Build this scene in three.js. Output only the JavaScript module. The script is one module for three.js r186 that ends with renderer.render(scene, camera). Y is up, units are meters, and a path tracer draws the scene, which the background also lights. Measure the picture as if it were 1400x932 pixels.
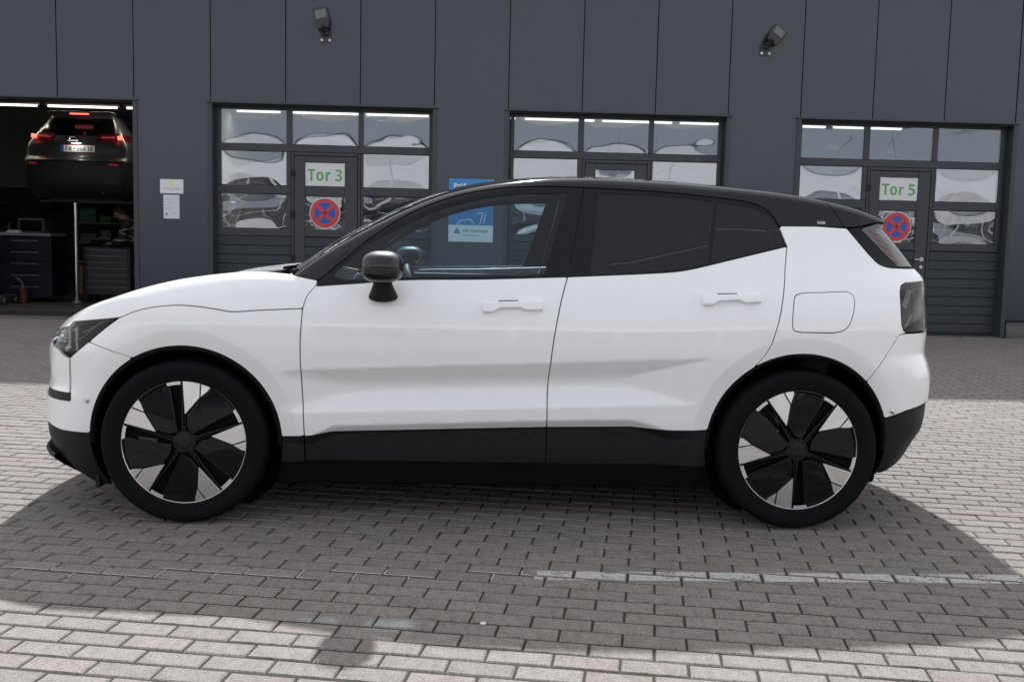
import * as THREE from 'three';
import { RoundedBoxGeometry } from 'three/addons/geometries/RoundedBoxGeometry.js';
import { mergeGeometries } from 'three/addons/utils/BufferGeometryUtils.js';
import { RectAreaLightUniformsLib } from 'three/addons/lights/RectAreaLightUniformsLib.js';

// ======================================================================
// camera, sky, sun, exposure
// ======================================================================
const scene = new THREE.Scene();
const camera = new THREE.PerspectiveCamera(36.65, 1400 / 932, 0.1, 400);
camera.position.set(-0.1341, 1.2491, 5.2470);
{
  const fwd = new THREE.Vector3(0.04499553, -0.09972983, -0.99399666).normalize();
  const right = new THREE.Vector3(0.9988188, 0.02275939, 0.04293031).normalize();
  const up = new THREE.Vector3().crossVectors(right, fwd).normalize();
  camera.matrixAutoUpdate = true;
  camera.quaternion.setFromRotationMatrix(new THREE.Matrix4().makeBasis(right, up, fwd.clone().negate()));
}
const renderer = new THREE.WebGLRenderer({ antialias: true });
renderer.setSize(1024, 681);
renderer.toneMapping = THREE.LinearToneMapping;
renderer.toneMappingExposure = 1.95;
renderer.shadowMap.enabled = true;
RectAreaLightUniformsLib.init();

// seeded random numbers and value noise
function rng(seed) { let s = seed >>> 0; return () => { s = (s + 0x6D2B79F5) >>> 0; let t = s; t = Math.imul(t ^ (t >>> 15), t | 1); t ^= t + Math.imul(t ^ (t >>> 7), t | 61); return ((t ^ (t >>> 14)) >>> 0) / 4294967296; }; }
const hash = (x, y, s) => { let h = Math.imul(x, 374761393) + Math.imul(y, 668265263) + Math.imul(s, 2147483647 ^ 0x5bd1e995); h = Math.imul(h ^ (h >>> 13), 1274126177); return ((h ^ (h >>> 16)) >>> 0) / 4294967296; };
function noise(x, y, per, s) {       // tiling value noise, period per
  const xi = Math.floor(x), yi = Math.floor(y), fx = x - xi, fy = y - yi, m = v => ((v % per) + per) % per;
  const u = fx * fx * (3 - 2 * fx), v = fy * fy * (3 - 2 * fy);
  const a = hash(m(xi), m(yi), s), b = hash(m(xi + 1), m(yi), s), c = hash(m(xi), m(yi + 1), s), d = hash(m(xi + 1), m(yi + 1), s);
  return a + (b - a) * u + (c - a) * v + (a - b - c + d) * u * v;
}
function fbm(u, v, base, oct, s) { let a = 0, w = 0.5, f = base, t = 0; for (let i = 0; i < oct; i++) { a += w * noise(u * f, v * f, f, s + i); t += w; w *= 0.55; f *= 2; } return a / t; }

// bright, hazy, partly cloudy spring sky, the sun behind the building
const SUN = new THREE.Vector3(0.0, Math.sin(0.7425), -Math.cos(0.7425)).normalize();
{
  const w = 512, h = 256, d = new Float32Array(w * h * 4);
  for (let j = 0; j < h; j++) for (let i = 0; i < w; i++) {
    const el = ((j + 0.5) / h - 0.5) * Math.PI, az = ((i + 0.5) / w - 0.5) * 2 * Math.PI;
    const y = Math.sin(el), x = Math.cos(el) * Math.cos(az), z = Math.cos(el) * Math.sin(az);
    const e = Math.max(y, 0), t = Math.pow(1 - e, 2.2);
    let r = 0.258 + 0.228 * t, g = 0.273 + 0.213 * t, b = 0.322 + 0.17 * t;
    const glow = Math.pow(Math.max(0, x * SUN.x + y * SUN.y + z * SUN.z), 6) * 0.22;
    const c = fbm(i / w, j / h * 0.5 + 0.1, 6, 5, 11), cl = Math.min(1, Math.max(0, (c - 0.43) * 5.0)) * (0.75 + 0.25 * t);
    const cb = 0.46 + 0.30 * fbm(i / w, j / h * 0.5, 12, 4, 31);
    r += (cb * 1.01 - r) * cl + glow; g += (cb - g) * cl + glow * 0.98; b += (cb * 0.99 - b) * cl + glow * 0.95;
    if (y < 0) { r = 0.2; g = 0.195; b = 0.19; }
    const k = (j * w + i) * 4, q = 1.16; d[k] = r * q; d[k + 1] = g * q; d[k + 2] = b * q; d[k + 3] = 1;
  }
  const t = new THREE.DataTexture(d, w, h, THREE.RGBAFormat, THREE.FloatType);
  t.mapping = THREE.EquirectangularReflectionMapping; t.magFilter = THREE.LinearFilter; t.minFilter = THREE.LinearFilter; t.wrapS = THREE.RepeatWrapping; t.colorSpace = THREE.LinearSRGBColorSpace; t.needsUpdate = true;
  scene.background = t; scene.environment = t;
}
const sun = new THREE.DirectionalLight(0xfafbff, 3.45);
sun.position.copy(SUN).multiplyScalar(60); sun.castShadow = true; sun.shadow.radius = 2.2; sun.shadow.mapSize.set(4096, 4096);
Object.assign(sun.shadow.camera, { left: -18, right: 18, top: 18, bottom: -18, near: 1, far: 140 });
scene.add(sun, sun.target);

// ======================================================================
// helpers
// ======================================================================
const taken = {};
function numbered(n) { taken[n] = (taken[n] ?? -1) + 1; return taken[n] ? n + '_' + String(taken[n]).padStart(3, '0') : n; }
function tag(o, label, category, group) { o.userData.label = label; o.userData.category = category; if (group) o.userData.group = group; return o; }
function thing(name, label, category, pos = [0, 0, 0], turn = 0, group, parent = scene) {
  const g = new THREE.Group(); g.name = numbered(name); g.position.set(...pos); g.rotation.y = turn; parent.add(g);
  return tag(g, label, category, group);
}
function obj(name, geo, mat, parent = scene) {
  const m = new THREE.Mesh(Array.isArray(geo) ? mergeGeometries(geo.map(plain)) : geo, mat);
  m.name = parent === scene ? numbered(name) : name; m.castShadow = m.receiveShadow = true; parent.add(m); return m;
}
function group(name, parent) { const g = new THREE.Group(); g.name = name; parent.add(g); return g; }
function plain(g) { const q = g.index ? g.toNonIndexed() : g; for (const k of Object.keys(q.attributes)) if (!['position', 'normal', 'uv'].includes(k)) q.deleteAttribute(k); if (!q.attributes.uv) q.setAttribute('uv', new THREE.BufferAttribute(new Float32Array(q.attributes.position.count * 2), 2)); return q; }
function move(g, x, y, z, rx = 0, ry = 0, rz = 0) { return g.applyMatrix4(new THREE.Matrix4().compose(new THREE.Vector3(x, y, z), new THREE.Quaternion().setFromEuler(new THREE.Euler(rx, ry, rz)), new THREE.Vector3(1, 1, 1))); }
// box between two corners with a small chamfer
function box(x0, y0, z0, x1, y1, z1, r = 0.004, seg = 1) {
  const w = Math.abs(x1 - x0), h = Math.abs(y1 - y0), d = Math.abs(z1 - z0), q = Math.min(r, w / 3, h / 3, d / 3);
  return move(q > 0.0008 ? new RoundedBoxGeometry(w, h, d, seg, q) : new THREE.BoxGeometry(w, h, d), (x0 + x1) / 2, (y0 + y1) / 2, (z0 + z1) / 2);
}
function cyl(a, b, r, r2 = r, seg = 16) {
  const A = new THREE.Vector3(...a), B = new THREE.Vector3(...b), d = B.clone().sub(A), g = new THREE.CylinderGeometry(r2, r, d.length(), seg);
  g.applyQuaternion(new THREE.Quaternion().setFromUnitVectors(new THREE.Vector3(0, 1, 0), d.clone().normalize()));
  const c = A.add(B).multiplyScalar(0.5); return g.translate(c.x, c.y, c.z);
}
function tube(pts, r, seg = 24, rs = 8) { return new THREE.TubeGeometry(new THREE.CatmullRomCurve3(pts.map(p => new THREE.Vector3(...p))), seg, r, rs); }
function prism(pts, depth, bevel = 0.003) {   // outline in x,y extruded along z from 0 to depth
  const s = new THREE.Shape(pts.map(p => new THREE.Vector2(...p)));
  return new THREE.ExtrudeGeometry(s, { depth: depth - 2 * bevel, bevelEnabled: bevel > 0, bevelThickness: bevel, bevelSize: bevel, bevelOffset: -bevel, bevelSegments: 2, curveSegments: 16 }).translate(0, 0, bevel);
}
const lin = (r, g, b) => new THREE.Color().setRGB(r, g, b);
const std = (r, g, b, rough, metal = 0, more = {}) => new THREE.MeshStandardMaterial({ color: lin(r, g, b), roughness: rough, metalness: metal, ...more });
const phy = (r, g, b, rough, metal = 0, more = {}) => new THREE.MeshPhysicalMaterial({ color: lin(r, g, b), roughness: rough, metalness: metal, ...more });
function dataTex(w, h, fn, srgb = false) {
  const d = new Uint8Array(w * h * 4);
  for (let j = 0; j < h; j++) for (let i = 0; i < w; i++) { const c = fn(i / w, j / h), k = (j * w + i) * 4; for (let q = 0; q < 3; q++) d[k + q] = Math.max(0, Math.min(255, 255 * (c.length ? c[q] : c))); d[k + 3] = 255; }
  const t = new THREE.DataTexture(d, w, h); t.wrapS = t.wrapT = THREE.RepeatWrapping; t.magFilter = THREE.LinearFilter; t.minFilter = THREE.LinearMipmapLinearFilter; t.generateMipmaps = true;
  if (srgb) t.colorSpace = THREE.SRGBColorSpace; t.needsUpdate = true; return t;
}
function canvasTex(w, h, draw) {
  const c = document.createElement('canvas'); c.width = w; c.height = h; draw(c.getContext('2d'), w, h);
  const t = new THREE.CanvasTexture(c); t.colorSpace = THREE.SRGBColorSpace; return t;
}
const again = (t, x, y) => { const c = t.clone(); c.repeat.set(x, y); c.needsUpdate = true; return c; };

// shared relief maps
const grainTex = dataTex(512, 512, (u, v) => 0.5 + 0.9 * (fbm(u, v, 128, 2, 3) - 0.5) + 0.5 * (fbm(u, v, 8, 4, 5) - 0.5));
const waveTex = dataTex(256, 256, (u, v) => fbm(u, v, 4, 3, 7));
const smudgeTex = dataTex(512, 512, (u, v) => 0.62 + 0.5 * (fbm(u, v, 5, 5, 17) - 0.5) + 0.25 * (fbm(u, v, 96, 2, 19) - 0.5));

// ======================================================================
// pavement: block paving in running bond
// ======================================================================
const PY = -0.18017, PO = [-0.0534, 1.7047], PC = Math.cos(PY), PS = Math.sin(PY);
const toGrid = (x, z) => { const a = x - PO[0], b = z - PO[1]; return [a * PC - b * PS, a * PS + b * PC]; };
const fromGrid = (u, v) => [PO[0] + u * PC + v * PS, PO[1] - u * PS + v * PC];
const FACADE = [-0.6526, -8.9716, -0.00634];
{
  const paving = group('pavement', scene); paving.userData.kind = 'structure';
  const concrete = dataTex(512, 512, (u, v) => {
    const f = fbm(u, v, 200, 2, 41), m = fbm(u, v, 24, 3, 43), s = hash(Math.floor(u * 512), Math.floor(v * 512), 9);
    return 0.80 + 0.95 * (f - 0.5) + 0.36 * (m - 0.5) + (s > 0.985 ? 0.15 : s < 0.03 ? -0.22 : 0);
  });
  concrete.repeat.set(1 / 0.55, 1 / 0.55);
  const paverMat = std(1, 1, 1, 0.86, 0, { map: concrete, bumpMap: concrete, bumpScale: 0.0012 });
  // a few block shapes: chamfered, worn corners, each with its own patch of grain
  const R = rng(5);
  const shapes = [];
  for (let k = 0; k < 6; k++) {
    const X = 0.0962, Z = 0.0448, c = 0.0036 + 0.002 * R(), d = -0.022, pos = [], uv = [], idx = [], ou = R() * 3, ov = R() * 3;
    const ring = (ix, y, j) => { const s = [[-1, -1], [1, -1], [1, 1], [-1, 1]]; return s.map(([a, b]) => [a * (X - ix) + (R() - 0.5) * j, y, b * (Z - ix) + (R() - 0.5) * j]); };
    const r0 = ring(0, d, 0), r1 = ring(0, -0.0036, 0.001), r2 = ring(c, 0, 0.002);
    const quad = (a, b, c2, d2) => { const n = pos.length / 3; for (const p of [a, b, c2, d2]) { pos.push(...p); uv.push(p[0] + ou, p[2] + ov + p[1]); } idx.push(n, n + 2, n + 1, n, n + 3, n + 2); };
    for (let i = 0; i < 4; i++) { const j = (i + 1) % 4; quad(r0[i], r0[j], r1[j], r1[i]); quad(r1[i], r1[j], r2[j], r2[i]); }
    { const n = pos.length / 3; for (const p of r2) { pos.push(...p); uv.push(p[0] + ou, p[2] + ov); } idx.push(n, n + 2, n + 1, n, n + 3, n + 2); }
    let g = new THREE.BufferGeometry();
    g.setAttribute('position', new THREE.Float32BufferAttribute(pos, 3)); g.setAttribute('uv', new THREE.Float32BufferAttribute(uv, 2)); g.setIndex(idx); g.computeVertexNormals();
    shapes.push(g);
  }
  const list = [], P = new THREE.Vector3();
  camera.updateMatrixWorld(true); camera.updateProjectionMatrix();
  const view = new THREE.Matrix4().multiplyMatrices(camera.projectionMatrix, camera.matrixWorld.clone().invert());
  for (let j = -130; j < 60; j++) for (let i = -75; i < 75; i++) {
    const [x, z] = fromGrid(0.2 * i + (j & 1 ? 0.1 : 0) + 0.1, 0.1 * j + 0.05);
    if (x < -11 || x > 12 || z > 4.9) continue;
    const fx = x - FACADE[0];
    if (z < FACADE[1] + 0.0063 * fx + (fx > -7.05 && fx < -3.95 ? -0.02 : 0.06)) continue;
    const s = rng(i * 7919 + j * 104729 + 77), a = s(), b = s(), c = s(), e = s();
    const patch = fbm(((x + 20) / 40), ((z + 20) / 40), 16, 3, 51) - 0.5;
    const warm = a < 0.45 ? 1 : a < 0.6 ? 0.5 : 0, l = 0.214 * (0.94 + 0.12 * b + 0.30 * patch);
    const col = lin(l * (1.075 + 0.045 * warm), l * (0.985 - 0.010 * warm), l * (0.875 - 0.002 * warm));
    P.set(x, 0, z).applyMatrix4(view);
    const near = Math.abs(P.x) < 0.99 && Math.abs(P.y) < 0.99 && P.z < 1;
    const hidden = z < 0.75 && z > -1.2 && x > -1.9 && x < 1.9;      // under the car
    const flat = Math.abs(z - 1.535) < 0.25 ? 0 : 1;
    const m = new THREE.Matrix4().compose(new THREE.Vector3(x, flat * (c - 0.5) * 0.003, z), new THREE.Quaternion().setFromEuler(new THREE.Euler(flat * (e - 0.5) * 0.012, PY + (a - 0.5) * 0.008, flat * (b - 0.5) * 0.008)), new THREE.Vector3(1, 1, 1));
    list.push({ m, col, x, z, s: i * 31 + j * 17, d: near && !hidden ? Math.hypot(x - camera.position.x, z - camera.position.z) : 99 });
  }
  list.sort((a, b) => a.d - b.d);
  // the nearest 300 as pieces of their own, in a few tones
  const tones = [...Array(14)].map((_, k) => { const q = list[(k * 19) % 300]; const t = paverMat.clone(); t.color.copy(q.col); return t; });
  list.slice(0, 300).forEach((q, k) => {
    let best = tones[0], bd = 9; for (const t of tones) { const d = Math.abs(t.color.r - q.col.r) + Math.abs(t.color.b - q.col.b); if (d < bd) { bd = d; best = t; } }
    const p = obj('paver', shapes[Math.abs(q.s) % 6], best, paving); p.applyMatrix4(q.m);
  });
  const rest = list.slice(300);
  // all blocks farther off in one sheet, each with its own tone
  {
    const nv = shapes[0].attributes.position.count, ni = shapes[0].index.count, N = rest.length, pos = new Float32Array(N * nv * 3), nor = new Float32Array(N * nv * 3), uv = new Float32Array(N * nv * 2), col = new Float32Array(N * nv * 3), idx = new Uint32Array(N * ni), v = new THREE.Vector3(), nm = new THREE.Matrix3();
    rest.forEach((q, b) => {
      const g = shapes[Math.abs(q.s) % 6], a = g.attributes; nm.getNormalMatrix(q.m);
      for (let i = 0; i < nv; i++) {
        const k = b * nv + i; v.fromBufferAttribute(a.position, i).applyMatrix4(q.m).toArray(pos, k * 3); v.fromBufferAttribute(a.normal, i).applyMatrix3(nm).normalize().toArray(nor, k * 3);
        uv[2 * k] = a.uv.getX(i) + (b * 0.37) % 1; uv[2 * k + 1] = a.uv.getY(i) + (b * 0.61) % 1; col[3 * k] = q.col.r; col[3 * k + 1] = q.col.g; col[3 * k + 2] = q.col.b;
      }
      for (let i = 0; i < ni; i++) idx[b * ni + i] = b * nv + g.index.getX(i);
    });
    const g = new THREE.BufferGeometry(); g.setAttribute('position', new THREE.BufferAttribute(pos, 3)); g.setAttribute('normal', new THREE.BufferAttribute(nor, 3)); g.setAttribute('uv', new THREE.BufferAttribute(uv, 2)); g.setAttribute('color', new THREE.BufferAttribute(col, 3)); g.setIndex(new THREE.BufferAttribute(idx, 1));
    const m = paverMat.clone(); m.vertexColors = true; obj('paver_field', g, m, paving).userData.kind = 'stuff';
  }
  // sand and moss in the joints, and the yard beyond the blocks
  const joint = dataTex(512, 512, (u, v) => { const m = fbm(u, v, 12, 4, 61), f = fbm(u, v, 150, 2, 63), g = Math.max(0, Math.min(1, (m - 0.5) * 6)); const l = 0.55 + 0.7 * (f - 0.5); return [l * (0.62 - 0.10 * g), l * (0.56 - 0.02 * g), l * (0.46 - 0.16 * g)]; });
  const jt = again(joint, 30, 30);
  const sheet = new THREE.PlaneGeometry(26, 15.6).rotateX(-Math.PI / 2).translate(0, -0.0038, -2.6);
  obj('joint_sand', sheet, std(0.092, 0.088, 0.076, 0.95, 0, { map: jt }), paving);
  const yard = dataTex(512, 512, (u, v) => { const r = v * 16 % 1, o = Math.floor(v * 16) & 1 ? 0.5 : 0, q = (u * 8 + o) % 1; const edge = r < 0.06 || q < 0.03 ? 0.55 : 1; return edge * (0.75 + 0.3 * (fbm(u, v, 40, 3, 71) - 0.5) + 0.15 * (hash(Math.floor(u * 8 + o), Math.floor(v * 16), 4) - 0.5)); });
  const ground = obj('ground', new THREE.PlaneGeometry(300, 300).rotateX(-Math.PI / 2).translate(0, -0.014, 0), std(0.30, 0.285, 0.26, 0.9, 0, { map: again(yard, 300 / 1.6, 300 / 1.6) }));
  ground.userData.kind = 'structure';

  // worn white line across the blocks, parallel to the parked car
  const wear = canvasTex(1024, 64, (c, w, h) => {
    const im = c.createImageData(w, h);
    for (let j = 0; j < h; j++) for (let i = 0; i < w; i++) { const n = fbm(i / w, j / w, 180, 3, 81), m = fbm(i / w, j / w, 20, 3, 83); const f = hash(i, j, 85), a = (n * 0.5 + m * 0.5 > 0.40 ? 0.45 : 0.12) + 0.55 * f * n; im.data.set([255, 255, 255, Math.min(255, a * 255)], (j * w + i) * 4); }
    c.putImageData(im, 0, 0);
  });
  wear.wrapS = wear.wrapT = THREE.RepeatWrapping; wear.repeat.set(1 / 1.6, 1 / 0.1);
  const pos = [], uv = [], edge = [], put = (poly, to = pos) => { for (let i = 1; i + 1 < poly.length; i++) for (const p of [poly[0], poly[i + 1], poly[i]]) { to.push(p[0], to === pos ? 0.0022 : 0.0012, p[1]); if (to === pos) uv.push(p[0], p[1] - 1.482); } };
  const cut = (poly, nx, nz, d) => { const o = []; for (let i = 0; i < poly.length; i++) { const a = poly[i], b = poly[(i + 1) % poly.length], fa = a[0] * nx + a[1] * nz - d, fb = b[0] * nx + b[1] * nz - d; if (fa >= 0) o.push(a); if (fa * fb < 0) { const t = fa / (fa - fb); o.push([a[0] + (b[0] - a[0]) * t, a[1] + (b[1] - a[1]) * t]); } } return o; };
  for (const q of list) {
    if (Math.abs(q.z - 1.535) > 0.2 || q.x < -4.2 || q.x > 5) continue;
    const top = (a0, b0, a1, b1) => [[a0, b0], [a1, b0], [a1, b1], [a0, b1]].map(([a, b]) => { const [u, v] = toGrid(q.x, q.z); return fromGrid(u + a, v + b); });
    const band = p => cut(cut(p, 0, 1, 1.482), 0, -1, -1.584);
    const whole = band(top(-0.092, -0.042, 0.092, 0.042));
    const solid = cut(whole, 1, 0, 0.13 + 0.02 * Math.sin(q.x * 40)); if (solid.length > 2) put(solid);
    // on the left only the paint along the joints is left
    for (const e of [[-0.095, 0.0405, 0.095, 0.0455], [-0.0955, -0.045, -0.0915, 0.045]]) {
      if (hash(Math.round(q.x * 100), Math.round(e[0] * 1000), 3) < 0.08) continue;
      const s = cut(band(top(...e)), -1, 0, -0.13); if (s.length > 2) put(s, edge);
    }
  }
  const g = new THREE.BufferGeometry(); g.setAttribute('position', new THREE.Float32BufferAttribute(pos, 3)); g.setAttribute('uv', new THREE.Float32BufferAttribute(uv, 2)); g.computeVertexNormals();
  obj('painted_line', g, std(0.66, 0.65, 0.62, 0.8, 0, { map: wear, transparent: true }), paving);
  const ge = new THREE.BufferGeometry(); ge.setAttribute('position', new THREE.Float32BufferAttribute(edge, 3)); ge.computeVertexNormals();
  obj('paint_remnants', ge, std(0.55, 0.54, 0.51, 0.8), paving);
}

// ======================================================================
// workshop building: metal-panel facade with three sectional gates and an open bay
// (its own axes: x along the facade in metres, y up, z = 0 the outer skin)
// ======================================================================
const atB = (x, y, z) => { const c = Math.cos(FACADE[2]), s = Math.sin(FACADE[2]); return [FACADE[0] + x * c + z * s, y, FACADE[1] - x * s + z * c]; };
const M = {};
M.panel = phy(0.0120, 0.0205, 0.0365, 0.27, 0, { ior: 1.64, bumpMap: again(waveTex, 0.8, 0.5), bumpScale: 0.0016 });
M.flashing = std(0.032, 0.040, 0.051, 0.45);
M.gate = std(0.026, 0.032, 0.042, 0.55, 0, { bumpMap: again(grainTex, 3, 3), bumpScale: 0.0003 });
M.gateFrame = std(0.036, 0.041, 0.050, 0.5);
M.rubber = std(0.010, 0.010, 0.011, 0.7);
M.concrete = std(0.20, 0.20, 0.19, 0.85, 0, { map: again(smudgeTex, 1, 1), bumpMap: again(grainTex, 2, 2), bumpScale: 0.002 });
M.screed = std(0.16, 0.16, 0.155, 0.55, 0, { map: again(smudgeTex, 0.3, 0.3) });
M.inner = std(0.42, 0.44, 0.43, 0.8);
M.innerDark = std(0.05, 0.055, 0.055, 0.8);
M.steel = std(0.30, 0.30, 0.30, 0.5, 1);
M.chrome = std(0.75, 0.75, 0.74, 0.12, 1);
M.white = std(0.72, 0.72, 0.70, 0.55);
M.pane = phy(0.80, 0.83, 0.86, 0.0, 0, { transmission: 1, thickness: 0, ior: 2.2 });

const workshop = thing('workshop_building', 'anthracite metal-panel workshop building with sectional gates and one open bay', 'building', [FACADE[0], 0, FACADE[1]], FACADE[2]);
const TOP = 5.38, HEAD = 2.95;
{
  const openings = [[-7.0, -3.985], [-2.965, 0.035], [1.04, 4.055], [5.06, 8.075]];
  const R = rng(21), j = 0.005;
  const panel = (x0, x1, y0) => {
    const b = box(x0 + j, y0, -0.10, x1 - j, TOP, 0, 0.006, 2), u = b.attributes.uv, p = b.attributes.position, o = R() * 5;
    for (let i = 0; i < u.count; i++) u.setXY(i, p.getX(i) * 0.6 + o, p.getY(i) * 0.4 + o * 2);
    const m = obj('wall_panel', b, M.panel, workshop); m.rotation.y = (R() - 0.5) * 0.0012; return m;
  };
  // joints lie a metre apart; between the gates a panel runs down to the ground
  const joints = [-14, -13, -12, -11, -10, -9, -8, -7.0, -6.0, -4.995, -3.985, -2.965, -1.965, -0.965, 0.035, 1.04, 2.045, 3.05, 4.055, 5.06, 6.065, 7.07, 8.075, 9.08, 10.09, 11.1, 12.1, 13.1, 14.1];
  for (let i = 0; i + 1 < joints.length; i++) {
    const mid = (joints[i] + joints[i + 1]) / 2, over = openings.some(o => mid > o[0] && mid < o[1]);
    panel(joints[i], joints[i + 1], over ? HEAD + 0.03 : 0.24);
  }
  obj('wall_core', [box(-14, 0.23, -0.22, -7.05, TOP - 0.02, -0.105), box(-3.93, 0.23, -0.22, -3.02, TOP - 0.02, -0.105), box(0.09, 0.23, -0.22, 0.985, TOP - 0.02, -0.105), box(4.11, 0.23, -0.22, 5.005, TOP - 0.02, -0.105), box(8.13, 0.23, -0.22, 14.1, TOP - 0.02, -0.105), box(-7.05, HEAD + 0.06, -0.22, -3.93, TOP - 0.02, -0.105), box(-3.02, HEAD + 0.06, -0.22, 0.09, TOP - 0.02, -0.105), box(0.985, HEAD + 0.06, -0.22, 4.11, TOP - 0.02, -0.105), box(5.005, HEAD + 0.06, -0.22, 8.13, TOP - 0.02, -0.105)], M.innerDark, workshop);
  // plinth
  for (const [a, b] of [[-14, -7.05], [-3.93, -3.02], [0.09, 0.985], [4.11, 5.005], [8.16, 14.1]]) obj('plinth', box(a, -0.1, -0.2, b, 0.225, -0.028, 0.006), M.concrete, workshop);
  obj('parapet_cap', box(-14.1, TOP, -0.34, 14.2, TOP + 0.05, 0.04, 0.006), M.flashing, workshop);
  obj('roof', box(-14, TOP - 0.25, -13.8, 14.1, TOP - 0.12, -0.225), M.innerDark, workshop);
  obj('side_wall', box(-14.2, -0.1, -14, -14.0, TOP, -0.1), M.inner, workshop);
  obj('side_wall', box(14.1, -0.1, -14, 14.3, TOP, -0.1), M.inner, workshop);
  obj('back_wall', box(-14, 1.95, -14, 14.1, TOP - 0.26, -13.8), M.inner, workshop);
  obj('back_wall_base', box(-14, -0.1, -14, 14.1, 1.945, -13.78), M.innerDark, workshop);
  obj('workshop_floor', box(-14, -0.2, -13.8, 14.1, -0.004, -0.03), M.screed, workshop);
  obj('bay_wall', box(-13.9, 0, -9.1, -3.56, TOP - 0.26, -9.0), M.inner, workshop);
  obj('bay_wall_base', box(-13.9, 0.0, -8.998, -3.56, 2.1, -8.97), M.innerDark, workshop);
  obj('partition_wall', box(-3.55, 0, -13.7, -3.42, TOP - 0.26, -2.2), M.inner, workshop);
  // jambs and head flashings of every opening
  for (const [a, b] of openings) {
    obj('jamb', box(a - 0.045, 0.0, -0.30, a + 0.018, HEAD + 0.01, 0.012, 0.004), M.flashing, workshop);
    obj('jamb', box(b - 0.018, 0.0, -0.30, b + 0.045, HEAD + 0.01, 0.012, 0.004), M.flashing, workshop);
    obj('head_flashing', box(a - 0.06, HEAD + 0.012, -0.30, b + 0.06, HEAD + 0.034, 0.028, 0.003), M.flashing, workshop);
    obj('head_lining', box(a - 0.02, HEAD - 0.012, -0.32, b + 0.02, HEAD + 0.008, -0.02, 0.003), M.rubber, workshop);
  }
  obj('threshold', box(-6.98, -0.03, -0.5, -4.0, 0.004, 0.02, 0.004), M.concrete, workshop);
  for (const [a, b] of openings.slice(1)) obj('threshold', box(a + 0.02, -0.03, -0.28, b - 0.02, 0.006, 0.03, 0.004), M.concrete, workshop);
  // the rolled-up door of the open bay hangs under the ceiling
  obj('raised_gate', box(-6.9, 3.42, -3.6, -4.08, 3.46, -0.42), M.gate, workshop);

  // acrylic panes bulge a little, each in its own way
  const paneGeo = (x0, y0, x1, y1, seed, amp) => {
    const w = x1 - x0, h = y1 - y0, g = new THREE.PlaneGeometry(w, h, 40, 26), p = g.attributes.position, n = g.attributes.normal, r = rng(seed);
    const a = [...Array(5)].map(() => [r() * 2 - 1, r() * 2 - 1, 0.35 + r() * 0.7, (r() - 0.5)]), k = (r() < 0.5 ? -1 : 1) * amp;
    const f = (x, y) => { const u = x / w * 2, v = y / h * 2; let s = k * (1 - u * u) * (1 - v * v); for (const q of a) s += amp * 0.75 * q[3] * Math.exp(-((u - q[0]) ** 2 * 3 + (v - q[1]) ** 2 * 2) / (q[2] * q[2])); return s; };
    for (let i = 0; i < p.count; i++) { const x = p.getX(i), y = p.getY(i); p.setZ(i, f(x, y)); const e = 0.002; const v = new THREE.Vector3(-(f(x + e, y) - f(x - e, y)) / (2 * e), -(f(x, y + e) - f(x, y - e)) / (2 * e), 1).normalize(); n.setXYZ(i, v.x, v.y, v.z); }
    return g.translate((x0 + x1) / 2, (y0 + y1) / 2, 0);
  };
  const cols = [[0.085, 0.965], [1.05, 1.945], [2.02, 2.915]], rows = [[2.455, 2.905], [1.895, 2.345], [1.305, 1.765]];
  const Z = -0.15;                                                   // front face of the gate leaf
  function gate(x0, label, seed) {
    const g = group('sectional_gate', workshop); g.position.x = x0; g.userData.label = label;
    const rail = (n, a, b, c, d, z0 = Z - 0.04, z1 = Z, m = M.gateFrame) => obj(n, box(a, b, z0, c, d, z1, 0.006, 2), m, g);
    // stiles and rails of the glazed sections
    rail('rail', 0.03, 2.912, 2.97, 2.945); rail('rail', 0.03, 2.352, 2.97, 2.448); rail('rail', 0.03, 1.775, 1.03, 1.885); rail('rail', 1.985, 1.775, 2.97, 1.885); rail('rail', 0.03, 1.20, 1.03, 1.298); rail('rail', 1.985, 1.20, 2.97, 1.298);
    for (const [b, d] of [[2.450, 2.910], [1.887, 2.350], [1.300, 1.773]]) {
      rail('stile', 0.03, b, 0.083, d); rail('stile', 2.917, b, 2.97, d);
      if (b > 2.4) { rail('stile', 0.967, b, 1.048, d); rail('stile', 1.947, b, 2.018, d); } else { rail('stile', 0.967, b, 1.03, d); rail('stile', 1.985, b, 2.018, d); }
    }
    // wicket door in the middle
    rail('wicket_frame', 1.036, 0.16, 1.07, 2.348, Z - 0.05, Z + 0.006); rail('wicket_frame', 1.945, 0.16, 1.98, 2.348, Z - 0.05, Z + 0.006); rail('wicket_frame', 1.074, 2.305, 1.941, 2.348, Z - 0.05, Z + 0.006);
    const wx0 = 1.078, wx1 = 1.937, wa = 1.222, wb = 1.768;
    rail('wicket_stile', wx0, 0.17, wa, 2.298, Z - 0.046, Z + 0.002); rail('wicket_stile', wb, 0.17, wx1, 2.298, Z - 0.046, Z + 0.002);
    rail('wicket_rail', wa + 0.002, 2.215, wb - 0.002, 2.298, Z - 0.046, Z); rail('wicket_rail', wa + 0.002, 1.748, wb - 0.002, 1.892, Z - 0.046, Z); rail('wicket_rail', wa + 0.002, 1.20, wb - 0.002, 1.302, Z - 0.046, Z);
    for (const y of [2.06, 1.5, 0.9, 0.4]) obj('hinge', [cyl([1.055, y - 0.045, Z + 0.014], [1.055, y + 0.045, Z + 0.014], 0.011), box(1.04, y - 0.03, Z + 0.006, 1.10, y + 0.03, Z + 0.012, 0.002)], M.rubber, g);
    // solid ribbed sections below
    const n = 9, y0 = 0.05, st = (1.195 - y0) / n;
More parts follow.
